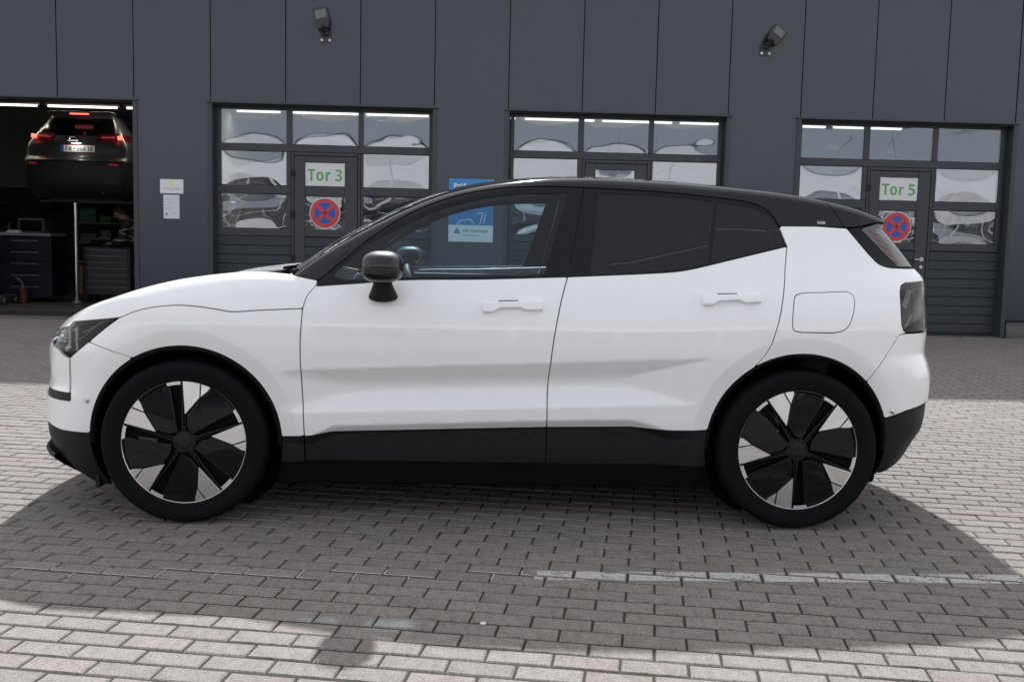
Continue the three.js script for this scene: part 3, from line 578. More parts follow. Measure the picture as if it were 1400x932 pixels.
const car = thing('parked_car', 'white compact crossover car with black roof parked side-on across the paved yard', 'car');
{
  const skin = skinOf(carField, [-2.17, .11, -.0123], [2.15, 1.61, .95], .0082);
  // the creases of the door pocket and the sill run along rows of vertices
  {
    const { P: p, N: n } = skin, lines = [x => .673 + (x + .842) * .0457, x => .486 + (x + .845) * .0373, underTop, x => .662 - (x - .516) * .3137], span = [[-.85, .93], [-.85, .87], [-.70, .72], [.516, .873]];
    for (let i = 0; i < p.length; i += 3) {
      const x = p[i], y = p[i + 1]; if (p[i + 2] < .75 || y < .38 || y > .78) continue;
      lines.forEach((f, k) => { if (x > span[k][0] && x < span[k][1] && Math.abs(y - f(x)) < .0043) { p[i + 1] = f(x); p[i + 2] = carSkinZ(x, p[i + 1]); const g = gradOf(carField, x, p[i + 1], p[i + 2]), l = Math.hypot(...g); for (let c = 0; c < 3; c++) n[i + c] = g[c] / l; } });
    }
  }
  const near = (x, y, z) => z;                                        // keep z > 0
  const arch = (x, y) => Math.min(Math.hypot(x - FAX[0], y - FAX[1]) - .409, Math.hypot(x - RAX[0], y - RAX[1]) - .406);
  const G2 = .0023;                                                   // half a shut line
  const panel = (name, sd, mat, parent = car, o = {}) => obj(name, cutOut(skin, (x, y, z, nz, nx) => Math.min(sd(x, y, z, nz, nx) - (o.gap ?? G2), z + 1e-4), { lip: .012, ...o }), mat, parent);
  const both = (name, sd, mat, o = {}) => panel(name, sd, mat, car, { mirror: 2, ...o });
  // shut lines, measured in the side view (x, y)
  const hoodLine = arc([[-1.587, .879], [-1.573, .884], [-1.525, .905], [-1.451, .925], [-1.347, .936], [-1.263, .933], [-1.182, .923], [-1.118, .914], [-1.021, .921], [-.823, .933]]);
  const leadLine = arc([[-.823, .933], [-.830, .788], [-.828, .652], [-.822, .515], [-.817, .384]]);
  const leadUp = arc([[-.823, .933], [-.807, .986], [-.776, 1.026]]);
  const splitLow = arc([[.300, 1.087], [.269, .978], [.240, .817], [.227, .678], [.221, .545], [.224, .42]]);
  const trail = arc([[1.284, 1.239], [1.258, 1.133], [1.251, 1.095], [1.229, 1.003], [1.199, .885], [1.166, .79], [1.10, .70]]);
  const belt = arc([[-.776, 1.026], [-.583, 1.043], [-.397, 1.060], [-.063, 1.070], [.300, 1.087]]);
  const beltR = arc([[.300, 1.087], [.567, 1.103], [.747, 1.116], [.825, 1.127], [.956, 1.158], [1.12, 1.199], [1.284, 1.239]]);
  const topF = arc([[-.768, 1.048], [-.66, 1.142], [-.575, 1.219], [-.391, 1.344], [-.2, 1.424], [-.005, 1.466], [.191, 1.480], [.384, 1.480]]);
  const topR = arc([[.384, 1.480], [.718, 1.470], [.983, 1.450], [1.149, 1.428], [1.213, 1.396], [1.250, 1.344], [1.284, 1.239]]);
  const whiteLow = [[-.93, .377], [-.789, .386], [-.705, .402], [.213, .434], [.596, .441], [.759, .431], [.95, .434]];
  const lampLow = arc([[-1.587, .879], [-1.653, .83], [-1.723, .773], [-1.785, .723], [-1.816, .699]]);
  const seamLamp = [[-1.725, .771], [-1.49, .698]];
  const rev = a => a.slice().reverse();
  const lowAt = x => { let i = 0; while (i < whiteLow.length - 2 && x > whiteLow[i + 1][0]) i++; const [a, b] = [whiteLow[i], whiteLow[i + 1]]; return a[1] + (b[1] - a[1]) * (x - a[0]) / (b[0] - a[0]); };

  // bonnet: everything above the line over the front arch, back to the cowl
  const pillarFoot = [[-.776, 1.026], [-.768, 1.050], [-.868, 1.068], [-.96, 1.085], [-1.05, 1.092]];
  const hoodPoly = inside([...hoodLine, ...leadUp.slice(1, -1), ...pillarFoot, [-1.06, 1.3], [-2.3, 1.3], [-2.3, .757], [-1.99, .788], [-1.932, .808], [-1.87, .819], [-1.838, .826], [-1.821, .848], [-1.70, .864]]);
  const cowlX = z => -1.155 + .58 * Math.pow(Math.abs(z), 2.0);
  const deck = (x, z) => ((HT(x) - hoodDrop(x, z)) - (GT(x) - crown(x) * z * z)) * .6;      // > 0 on the bonnet, < 0 on the windshield
  both('hood', (x, y, z) => Math.min(hoodPoly(x, y), (cowlX(z) - x) * .85), C.paint);
  both('cowl', (x, y, z) => Math.min((x - cowlX(z)) * .85, deck(x, z) + .030, .80 - Math.abs(z), y - .9), C.dark, { sink: .006, gap: 0 });

  // front end
  const bumperPoly = inside([[-1.49, .698], ...seamLamp.slice(0, 1), [-1.785, .723], [-1.8165, .699], [-1.8165, .511], [-2.3, .508], [-2.3, .402], [-1.959, .395], [-1.873, .382], [-1.734, .379], [-1.5, .40]]);
  both('front_bumper', (x, y) => Math.min(bumperPoly(x, y), arch(x, y)), C.paint, { gap: .0012 });
  const grillePoly = inside([[-1.825, .695], [-1.856, .704], [-1.894, .728], [-1.96, .742], [-2.3, .757], [-2.3, .545], [-1.825, .545]]);

  const stripPoly = inside([[-1.8165, .548], [-2.3, .548], [-2.3, .508], [-1.8165, .511]]);
  both('grille_strip', stripPoly, C.plastic, { sink: .006, gap: .001 });
  const cladPoly = inside([[-1.55, .397], [-1.734, .379], [-1.873, .382], [-1.959, .395], [-2.3, .402], [-2.3, .13], [-1.55, .13]]);
  both('front_cladding', (x, y) => Math.min(cladPoly(x, y), arch(x, y)), C.plastic, { sink: .005 });
  // splitter along the bottom of the bumper
  {
    const pos = [], n = 44, sec = [[.008, .268], [-.004, .259], [.004, .246], [.06, .217], [.20, .165], [.20, .185], [.07, .246]];
    for (let i = 0; i <= n; i++) { const z = -.74 + 1.48 * i / n, f = 1 - .25 * sstep(.5, .74, Math.abs(z)); for (const [a, b] of sec) pos.push(-2.107 + noseC(Math.abs(z)) * 1.02 + a * f, b, z); }
    const idx = [], m = sec.length; for (let i = 0; i < n; i++) for (let k = 0; k < m; k++) { const a = i * m + k, b = i * m + (k + 1) % m; idx.push(a, a + m, b, b, a + m, b + m); }
    let g = new THREE.BufferGeometry(); g.setAttribute('position', new THREE.Float32BufferAttribute(pos, 3)); g.setIndex(idx); g = g.toNonIndexed(); g.computeVertexNormals();
    obj('splitter', g, C.plastic, car);
  }
  obj('parking_sensor', [new THREE.CylinderGeometry(.013, .013, .012, 20).rotateX(Math.PI / 2).rotateY(-.75).translate(-1.742, .522, .848)], C.silver, car);
  obj('parking_sensor', [new THREE.CylinderGeometry(.013, .013, .012, 20).rotateX(Math.PI / 2).rotateY(.75).translate(1.752, .530, .853)], C.silver, car);

  // headlamps: dark bucket with grid lights behind a clear lens
  const lampPoly = inside([[-1.821, .848], [-1.70, .864], ...lampLow, [-1.8195, .699], [-1.856, .702], [-1.894, .726], [-1.96, .741], [-2.02, .747], [-2.02, .786], [-1.99, .788], [-1.932, .808], [-1.87, .819], [-1.838, .826]]);
  const lampSd = (x, y, z) => Math.min(lampPoly(x, y), z - .40);
  both('grille_panel', (x, y, z) => Math.max(grillePoly(x, y), Math.min(lampPoly(x, y) + .006, .398 - Math.abs(z))), C.paint);
  for (const m of [0, 1]) {
    const l = panel('headlamp', lampSd, C.dark, car, { mirror: m, sink: .035, lip: .03 });
    const s = m ? -1 : 1;
    panel('lamp_lens', lampSd, phy(.75, .77, .8, 0, 0, { transmission: 1, thickness: 0, ior: 1.33 }), l, { mirror: m, lip: .004, gap: .003 });
    const zig = [[-1.835, .815], [-1.875, .745], [-1.83, .715], [-1.79, .755]];
    // light bars and pixel blocks of the lamp, set on the bucket
    const bl = (x, y, w, h, t) => { const z = carSkinZ(x, y) - .030; return move(box(-w / 2, -h / 2, -.004, w / 2, h / 2, .004, .001), x, y, s * z, 0, s * (x < -1.75 ? -.85 : -.3), t); };
    obj('pixel_lights', [0, 1, 2, 3].flatMap(i => [0, 1, 2, 3].map(j => bl(-1.93 + i * .021, .760 + j * .0135, .015, .009, .1))), std(.50, .51, .53, .3, .2), l);
    obj('light_bar', [bl(-1.845, .79, .012, .085, 0), bl(-1.80, .775, .012, .10, 0), bl(-1.845, .735, .05, .02, .4)], std(.50, .50, .51, .25, .1), l);
    obj('lamp_trim', [bl(-1.73, .815, .17, .006, .62), bl(-1.70, .838, .16, .005, .45)], std(.12, .12, .125, .3, .5), l);
    void zig;
  }

  // wings, doors, quarters on both sides
  const wingPoly = inside([...hoodLine, ...leadLine.slice(1), [-.93, .377], [-1.2, .3], [-1.4, .40], [-1.49, .698], ...seamLamp.slice(0, 1), ...rev(lampLow).slice(2)]);
  const doorF = inside([...belt, ...splitLow.slice(1), [.224, .434], [.213, .434], [-.705, .402], [-.789, .386], [-.817, .383], ...rev(leadLine), ...leadUp.slice(1)]);
  const doorR = inside([...beltR, ...trail.slice(1), [1.0, .55], [.95, .434], [.759, .431], [.596, .441], [.224, .434], ...rev(splitLow)]);
  const lampQ = arc([[1.578, 1.326], [1.63, 1.258], [1.677, 1.198], [1.706, 1.169], [1.745, 1.156], [1.80, 1.153], [2.2, 1.151]]);
  const lowLamp = inside([[1.812, 1.089], [1.789, 1.077], [1.778, 1.057], [1.771, 1.032], [1.767, 1.001], [1.765, .97], [1.766, .938], [1.768, .91], [1.778, .887], [1.797, .876], [1.839, .876], [1.916, .880], [2.3, .885], [2.3, 1.105], [1.916, 1.096]]);
  const seamR = [[1.58, .606], [1.753, .862], [1.775, .871], [2.3, .872]];
  const quart = inside([...rev(trail), [1.257, 1.329], [1.431, 1.332], ...lampQ, [2.3, .872], [1.775, .871], [1.753, .862], [1.58, .606], [1.4, .55], [1.1, .6]]);
  const flapPoly = inside(arc([[1.302, .874], [1.272, .884], [1.268, .91], [1.279, 1.0], [1.288, 1.026], [1.312, 1.037], [1.41, 1.043], [1.495, 1.047], [1.537, 1.044], [1.550, 1.02], [1.541, .968], [1.52, .915], [1.505, .894], [1.464, .877], [1.38, .874], [1.302, .874]], 4));
  const upperAll = inside([...topF, ...topR.slice(1), ...rev(beltR), ...rev(belt)]);
  const frameF = inside([...topF, [.302, 1.089], ...rev(belt)]);
  const frameR = inside([...topR, ...rev(beltR)]);
  const glassF = inside([...arc([[-.690, 1.092], [-.583, 1.190], [-.450, 1.270], [-.294, 1.350], [-.123, 1.406], [.05, 1.437], [.167, 1.446], [.300, 1.452]]), [.305, 1.448], [.197, 1.100], [.190, 1.092], [-.06, 1.083], [-.397, 1.073], [-.66, 1.055], [-.70, 1.075]]);
  const glassR = inside([[.452, 1.453], ...arc([[.716, 1.450], [.86, 1.440], [.968, 1.428]]), [.916, 1.157], [.825, 1.139], [.741, 1.127], [.567, 1.112], [.405, 1.100], [.400, 1.108]]);
  const glassQ = inside([[.988, 1.427], ...arc([[1.113, 1.412], [1.18, 1.396], [1.222, 1.372], [1.246, 1.336], [1.272, 1.245]]), [1.10, 1.204], [.936, 1.163]]);
  for (const m of [0, 1]) {
    const s = m ? -1 : 1, o = { mirror: m };
    panel('front_fender', (x, y) => Math.min(wingPoly(x, y), arch(x, y)), C.paint, car, o);
    panel('sill_end', (x, y) => Math.min(inside([[-.93, .375], [-.82, .381], [-.82, .262], [-.97, .262]])(x, y), arch(x, y)), C.plastic, car, { ...o, sink: .004 });
    const fd = panel('front_door', doorF, C.paint, car, o), rd = panel('rear_door', (x, y) => Math.min(doorR(x, y), arch(x, y)), C.paint, car, o);
    const low = (x, y) => Math.min(lowAt(x) - y, y - .265);
    panel('sill_cladding', (x, y) => Math.min(low(x, y), x + .819, .226 - x), C.plastic, fd, { ...o, sink: .003 });
    panel('sill_cladding', (x, y) => Math.min(low(x, y), x - .226, 1.05 - x, arch(x, y)), C.plastic, rd, { ...o, sink: .003 });
    panel('door_frame', (x, y, z, nz) => Math.min(frameF(x, y), -glassF(x, y), .5 * (nz - .25)), C.frame, fd, { ...o, sink: .003, gap: .0015 });
    panel('door_frame', (x, y, z, nz) => Math.min(frameR(x, y), -glassR(x, y), -glassQ(x, y)), C.frame, rd, { ...o, sink: .003, gap: .0015 });
    panel('side_window', glassF, C.glass, fd, { ...o, sink: .0045, lip: 0, gap: -.004 });
    panel('side_window', glassR, C.privacy, rd, { ...o, sink: .0045, lip: 0, gap: -.004 });
    panel('quarter_window', glassQ, C.privacy, rd, { ...o, sink: .0045, lip: 0, gap: -.004 });
    const q = panel('quarter_panel', (x, y, z) => Math.min(quart(x, y), arch(x, y), -lowLamp(x, y) - .001, m ? 1 : -flapPoly(x, y) - .0005, z - .60), C.paint, car, o);
    if (!m) panel('charge_flap', flapPoly, C.paint, q, { gap: .0016 });
    // door handles: flush bars with a scooped underside
    for (const [d, hx, hy, tilt] of [[fd, .062, .956, .045], [rd, 1.004, 1.003, .05]]) {
      const z = carSkinZ(hx, hy), t = Math.atan2(carSkinZ(hx, hy + .03) - carSkinZ(hx, hy - .03), .06);
      const put = g => { move(g, hx, hy, z, t, 0, tilt); return m ? flipZ(g) : g; };
      obj('handle', [put(prism([[-.126, .006], [-.120, .022], [.120, .022], [.127, .016], [.127, -.019], [.06, -.021], [.035, -.008], [-.055, -.008], [-.085, -.024], [-.122, -.024], [-.127, -.018]], .026, .006).translate(0, 0, -.004))], C.paint, d);
      obj('handle_slot', [put(box(-.06, .0222, .001, .025, .0252, .020, .001))], C.trim, d);
    }
    // mirror on a flared foot
    const mirror = group('door_mirror', fd), fix = g => (m ? flipZ(g) : g);
    const shell = (x, y, z) => { const u = (x + .480) / .088, v = (y - 1.117) / .067, w = (z - 1.012) / .105; const vv = v < 0 ? v * 1.06 : v; return (Math.pow(Math.pow(Math.abs(u), 2.7) + Math.pow(Math.abs(vv), 2.5) + Math.pow(Math.abs(w), 2.8), 1 / 2.6) - 1) * .07; };
    const ms = skinOf(shell, [-.6, 1.03, .88], [-.36, 1.21, 1.15], .006);
    const split2 = (x, y) => y - 1.083 + (x + .48) * .10;
    obj('mirror_cap', fix(cutOut(ms, (x, y) => split2(x, y) - .0015, { lip: .004, openZ: false })), C.cap, mirror);
    obj('mirror_case', fix(cutOut(ms, (x, y) => -split2(x, y) - .0005, { lip: .004, openZ: false })), C.frame, mirror);
    obj('mirror_foot', [fix(new THREE.LatheGeometry([[.062, 0], [.060, .008], [.050, .035], [.040, .066], [.040, .09]].map(p => new THREE.Vector2(...p)), 28).scale(1.0, 1, .62).rotateX(.55).translate(-.486, .988, .882))], C.plastic, mirror);
  }

  // roof, spoiler, glass
  const roofEdge = arc([[-.80, 1.05], ...[[-.66, 1.142], [-.575, 1.219], [-.391, 1.344], [-.2, 1.424], [-.005, 1.466], [.191, 1.480], [.384, 1.480], [.718, 1.470], [.983, 1.450], [1.149, 1.428], [1.213, 1.396], [1.250, 1.344], [1.284, 1.239]]]);
  const roofPoly = inside([[-1.05, 1.092], [-.96, 1.085], [-.868, 1.068], [-.768, 1.050], ...roofEdge.slice(6), [1.258, 1.329], [1.431, 1.332], [1.5685, 1.331], [1.497, 1.45], [1.44, 1.53], [1.44, 1.7], [-1.1, 1.7], [-1.1, 1.092]]);
  const wsZ = curve([[1.03, .80], [1.067, .775], [1.146, .715], [1.24, .660], [1.317, .615], [1.383, .575], [1.45, .525], [1.5, .48]], .02);
  const ws = (x, y, z) => Math.min(wsZ(y) - Math.abs(z), (-.20 - x) * .8, -deck(x, z) - .018, x + 1.1, GT(x) - crown(x) * z * z > y - .03 ? 1 : -1);
  both('roof', (x, y, z) => Math.min(roofPoly(x, y), -ws(x, y, z), Math.abs(z) > .70 ? 1 : -deck(x, z)), C.black, { gap: .0018 });
  both('windshield', (x, y, z) => Math.min(ws(x, y, z), roofPoly(x, y) + .02), C.shield, { sink: .004, lip: 0, gap: -.003 });
  const spoilPoly = inside([[1.5685, 1.331], [1.497, 1.45], [1.44, 1.53], [1.44, 1.7], [2.2, 1.7], [2.2, 1.352], [1.80, 1.352], [1.737, 1.358], [1.615, 1.331]]);
  both('spoiler', spoilPoly, C.black, { gap: .0018 });
  // tail
  const upLamp = inside([...lampQ, [2.2, 1.151], [2.2, 1.352], [1.80, 1.352], [1.737, 1.356], [1.615, 1.329]]);
  const upLens = inside([[1.648, 1.325], [1.737, 1.352], [1.80, 1.345], [1.99, 1.16], [1.798, 1.160]]);
  const tailSkin = (x, y, z) => upLamp(x, y);
  both('rear_window', (x, y, z) => Math.min(upLamp(x, y), .545 - Math.abs(z)), C.privacy, { sink: .003 });
  const skinNormal = (x, y) => { const z = carSkinZ(x, y), g = gradOf(carField, x, y, z), l = Math.hypot(...g); return [[x, y, z], g.map(v => v / l)]; };
  const ribbon = (a, b, w, lift, s) => {       // a thin raised strip lying on the skin from a to b
    const g = new THREE.BoxGeometry(1, 1, 1, 8, 2, 1), p = g.attributes.position, dx = b[0] - a[0], dy = b[1] - a[1], l = Math.hypot(dx, dy);
    for (let i = 0; i < p.count; i++) { const t = p.getX(i) + .5, o = p.getY(i) * w, x = a[0] + dx * t - dy / l * o, y = a[1] + dy * t + dx / l * o, [q, n] = skinNormal(x, y), h = lift + p.getZ(i) * .0016; p.setXYZ(i, q[0] + n[0] * h, q[1] + n[1] * h, q[2] + n[2] * h); }
    const f = g.toNonIndexed(); f.computeVertexNormals(); return s < 0 ? flipZ(f) : f;
  };
  const redLens = phy(.20, .075, .085, .3, 0, {}), smoke = phy(.07, .066, .070, .10, 0, { clearcoat: 1, clearcoatRoughness: .02 });
  for (const m of [0, 1]) {
    const s = m ? -1 : 1;
    const u = panel('upper_tail_lamp', (x, y, z) => Math.min(tailSkin(x, y, z), -upLens(x, y), z - .55), C.frame, car, { mirror: m, sink: .002 });
    panel('lamp_lens', (x, y, z) => Math.min(upLens(x, y), z - .55), smoke, u, { mirror: m, gap: .001, sink: .001 });
    const bars = [0, 1, 2, 3, 4, 5].map(k => { const x = 1.686 + .0205 * k, y = 1.322 - .0315 * k; return k > 4 ? null : ribbon([x, y], [x + .034, y - .020], .0075, .0002, s); }).filter(Boolean).map(g => {  return g; });
    obj('light_strip', bars, redLens, u);
    const l = panel('lower_tail_lamp', (x, y, z) => Math.min(lowLamp(x, y), z - .58), C.gloss, car, { mirror: m, sink: .012, lip: .02, gap: .001 });
    const strips = [[[1.846, .893], [1.846, 1.080], .008], ...[0, 1, 2, 3, 4, 5, 6].map(k => [[1.853, .905 + k * .026], [1.884, .908 + k * .026], .010])].map(([a, b, w]) => ribbon(a, b, w, -.006, s));
    obj('light_strip', strips, redLens, l);
    obj('lamp_reflector', [0, 1].map(k => { return ribbon([1.785 + k * .004, k ? .90 : .985], [1.830, k ? .955 : 1.065], k ? .012 : .026, -.007, s); }), std(.30, .29, .29, .22, .8), l);
    panel('lamp_lens', (x, y, z) => Math.min(lowLamp(x, y), z - .58), phy(.52, .50, .50, 0, 0, { transmission: 1, thickness: 0, ior: 1.5 }), l, { mirror: m, lip: 0, gap: .001 });
  }
  const tg = (x, y, z) => Math.min(quart(x, y), .60 - Math.abs(z), x - 1.75);
  both('tailgate', (x, y, z) => Math.min(tg(x, y, z), Math.abs(z) > .575 ? -lowLamp(x, y) : 1), C.paint);
  const rbPoly = inside([...seamR, [2.3, .565], [1.934, .551], [1.82, .530], [1.731, .500], [1.55, .46]]);
  both('rear_bumper', (x, y, z) => Math.min(rbPoly(x, y), arch(x, y)), C.paint);
  const rcPoly = inside([[1.6, .48], [1.731, .498], [1.82, .528], [1.934, .549], [2.3, .563], [2.3, .22], [1.80, .222], [1.70, .235], [1.6, .26]]);
  both('rear_cladding', (x, y, z) => Math.min(rcPoly(x, y), arch(x, y)), C.plastic, { sink: .005 });

  // dark shell under the panels, open at windows and arches
  const shellLow = inside([[-2.2, .20], [-2.2, .74], [-1.9, .80], [-1.5, .93], [-1.1, 1.02], ...belt.map(p => [p[0], p[1] - .02]), ...beltR.map(p => [p[0], p[1] - .02]), [1.45, 1.30], [1.58, 1.30], [1.72, 1.14], [2.2, 1.13], [2.2, .25], [1.9, .20]]);
  both('body_shell', (x, y, z) => Math.min(shellLow(x, y), arch(x, y) - .012), C.dark, { sink: .045, lip: 0 });
  both('rocker', (x, y) => Math.min(inside([[-.97, .268], [1.02, .282], [1.0, .155], [-.95, .155]])(x, y), arch(x, y)), C.dark, { sink: .015, lip: .03 });
  obj('underbody', [box(-1.75, .14, -.60, 1.80, .24, .60, .03), box(-.92, .15, -.76, .93, .22, .76, .02)], C.dark, car);
  // wheel housings with a lip of black trim
  for (const c of [FAX, RAX]) for (const s of [1, -1]) {
    const well = new THREE.CylinderGeometry(.418, .418, .36, 48, 1, true, -Math.PI / 2 - .35, Math.PI + .7).rotateY(0).rotateX(Math.PI / 2);
    well.rotateZ(0); well.translate(c[0], c[1], s * .69);
    const pos = [], idx = [], n = 64;
    for (let i = 0; i <= n; i++) { const a = -.06 + (Math.PI + .12) * i / n; for (const [r, d] of [[.4085, 0], [.398, .004], [.390, -.004], [.392, -.03]]) { const x = c[0] + r * Math.cos(a), y = c[1] + r * Math.sin(a), q = c[0] + .415 * Math.cos(a), w = c[1] + .415 * Math.sin(a); pos.push(x, y, s * (carSkinZ(q, Math.max(w, .2)) + d - .004)); } }
    for (let i = 0; i < n; i++) for (let k = 0; k < 3; k++) { const a = i * 4 + k; if (s > 0) idx.push(a, a + 1, a + 4, a + 1, a + 5, a + 4); else idx.push(a, a + 4, a + 1, a + 1, a + 4, a + 5); }
    const g = new THREE.BufferGeometry(); g.setAttribute('position', new THREE.Float32BufferAttribute(pos, 3)); g.setIndex(idx); g.computeVertexNormals();
    obj('arch_trim', g, C.rubber, car);
    const wl = [], wi = [];
    for (let i = 0; i <= n; i++) { const a = -.35 + (Math.PI + .7) * i / n; for (const z of [.875, .80, .55]) wl.push(c[0] + .415 * Math.cos(a), c[1] + .415 * Math.sin(a), s * Math.min(z, carSkinZ(c[0] + .415 * Math.cos(a), Math.max(.2, c[1] + .415 * Math.sin(a))) - .01)); }
    for (let i = 0; i < n; i++) for (let k = 0; k < 2; k++) { const a = i * 3 + k; wi.push(a, a + 3, a + 1, a + 1, a + 3, a + 4); }
    const w2 = new THREE.BufferGeometry(); w2.setAttribute('position', new THREE.Float32BufferAttribute(wl, 3)); w2.setIndex(wi); w2.computeVertexNormals();
    obj('wheel_housing', [w2, new THREE.CircleGeometry(.415, 48).translate(c[0], c[1], s * .545)], C.dark, car);
  }
  for (const q of [1, -1]) obj('mud_deflector', box(-1.735, .125, q * .55, -1.715, .24, q * .78, .004), C.plastic, car);

  // badge on the rear pillar
  const badge = canvasTex(256, 64, (c, w, h) => { c.clearRect(0, 0, w, h); c.fillStyle = '#e6e8ea'; c.font = 'bold 54px sans-serif'; c.textAlign = 'center'; c.textBaseline = 'middle'; c.fillText('EX30', w / 2, h / 2 + 2); });
  { const g = new THREE.PlaneGeometry(.078, .0195, 8, 1), p = g.attributes.position; for (let i = 0; i < p.count; i++) { const x = 1.458 + p.getX(i), y = 1.349 + p.getY(i); p.setXYZ(i, x, y, carSkinZ(x, y) + .0015); } g.computeVertexNormals(); obj('badge', g, std(.9, .9, .9, .3, 0, { map: badge, transparent: true }), car); }

  // wipers and antenna fin
  for (const pts of [[[-.90, 1.098, .60], [-.955, 1.092, .45], [-1.0, 1.084, .2], [-1.01, 1.082, -.02]], [[-.985, 1.083, .06], [-1.0, 1.084, -.2], [-.99, 1.080, -.50]]]) {
    const w = group('wiper', car); obj('blade', tube(pts, .006, 24, 8), C.dark, w); obj('arm', tube([pts[0], pts[1], pts[2]].map(([x, y, z]) => [x - .018, y - .004, z]), .007, 20, 8), C.dark, w);
  }

  // cabin
  obj('cabin_floor', box(-.95, .26, -.74, 1.75, .30, .74, .02), C.dark, car);
  obj('dashboard', [box(-.98, .78, -.70, -.56, .985, .70, .06, 4), box(-.62, .86, -.66, -.52, .95, .66, .03, 3)], C.trim, car);
  obj('centre_screen', move(box(-.10, -.14, -.008, .10, .14, .008, .006), -.53, 1.0, 0, 0, Math.PI / 2, .0), C.gloss, car);
  const wheelC = [-.36, .955, .36];
  obj('steering_wheel', [move(new THREE.TorusGeometry(.172, .015, 12, 40).scale(1, .92, 1), ...wheelC, 0, Math.PI / 2, 0), cyl([-.37, .955, .36], [-.55, .90, .36], .03, .04), box(-.375, .92, .20, -.345, .98, .52, .012, 2)].map((g, i) => (i === 0 || i === 2) ? move(g.translate(.36, -.955, -.36), -.36, .955, .36, 0, 0, .38) : g), C.trim, car);
  for (const s of [1, -1]) {
    const seat = group('front_seat', car);
    obj('seat_cushion', box(-.12, .42, s * .37 - .24, .38, .58, s * .37 + .24, .06, 4), C.fabric, seat);
    obj('backrest', move(box(-.06, -.02, -.23, .07, .60, .23, .055, 4), .44, .55, s * .37, 0, 0, -.34), C.fabric, seat);
    obj('headrest', move(box(-.05, 0, -.13, .05, .17, .13, .045, 4), .68, 1.17, s * .37, 0, 0, -.2), C.fabric, seat);
    obj('door_card', box(-.74, .36, s * .76, .22, 1.035, s * .79, .02, 2), C.trim, car);
  }
  obj('rear_bench', [box(.95, .42, -.62, 1.30, .60, .62, .06, 4), move(box(-.07, 0, -.62, .07, .62, .62, .05, 4), 1.42, .50, 0, 0, 0, -.3)], C.fabric, car);
  obj('parcel_shelf', box(1.5, .96, -.62, 1.86, .99, .62, .01), C.dark, car);
  both('headliner', (x, y, z) => Math.min(roofPoly(x, y), x + .30, 1.42 - x, y - 1.40), C.trim, { sink: .035, lip: 0 });
  obj('interior_mirror', box(-.36, 1.30, -.11, -.33, 1.36, .11, .01, 2), C.plastic, car);

  // wheels
  const tyreGeo = (() => {
    const p = [[.262, -.105], [.267, -.110], [.275, -.1115], [.277, -.1145], [.281, -.1145], [.283, -.1135], [.300, -.119], [.302, -.1208], [.318, -.1222], [.320, -.1207], [.330, -.1200], [.338, -.117], [.3455, -.108], [.3495, -.096]];
    const tread = []; for (const g of [-.062, -.022, .022, .062]) tread.push([.352, g - .007], [.3455, g - .005], [.3455, g + .005], [.352, g + .007]);
    const all = [...p, ...tread, ...p.slice().reverse().map(([r, z]) => [r, -z])];
    return new THREE.LatheGeometry(all.map(q => new THREE.Vector2(...q)), 96).rotateX(Math.PI / 2);
  })();
  const ring = new THREE.LatheGeometry([[.2655, .098], [.2665, .1035], [.2645, .106], [.2615, .1055], [.2595, .100], [.2585, .06]].map(q => new THREE.Vector2(q[0], q[1])), 96).rotateX(Math.PI / 2);
  const polar = (r, deg) => [r * Math.cos(deg * Math.PI / 180), r * Math.sin(deg * Math.PI / 180)];
  const arcR = (r, a, b, n = 8) => [...Array(n + 1)].map((_, i) => polar(r, a + (b - a) * i / n));
  // one fifth of the wheel, the silver blade near 90 degrees
  const bladeA = prism([...arcR(.2632, 90.6, 74.8), [.0685, .1935], [.0085, .122]], .014, .0012);
  const bladeB = prism([...arcR(.2632, 73.4, 64.6), [.1055, .2235], [.0735, .1965]], .014, .0012);
  const rimSeg = prism([...arcR(.2620, 92.6, 106), ...arcR(.2475, 105.2, 92.6)], .012, .0012);
  const spoke = prism([[-.0105, .03], [-.0085, .250], [-.0022, .250], [-.0016, .03]], .018, .0015);
  const spoke2 = prism([[.0008, .03], [.0035, .118], [.0075, .113], [.0095, .03]], .016, .0015);
  const plate = prism([...arcR(.2535, 64.0, 33.2, 10), [.205, .128], [.076, .058], [.036, .034], [.016, .07], [.0155, .124], [.070, .1885]], .012, .002);
  const slotWall = prism([polar(.250, 31), [.075, .050], [.040, .030], [.036, .024], polar(.245, 22)], .010, .002);
  // the face of the wheel falls away towards the rim
  const coned = (g, k) => { const q = plain(g), p = q.attributes.position; for (let i = 0; i < p.count; i++) p.setZ(i, p.getZ(i) - k * (p.getX(i) ** 2 + p.getY(i) ** 2 - .06)); q.computeVertexNormals(); return q; };
  const bladeC = coned(bladeA, .20), bladeD = coned(bladeB, .20), plateC = coned(plate, .30);
  const copies = [];
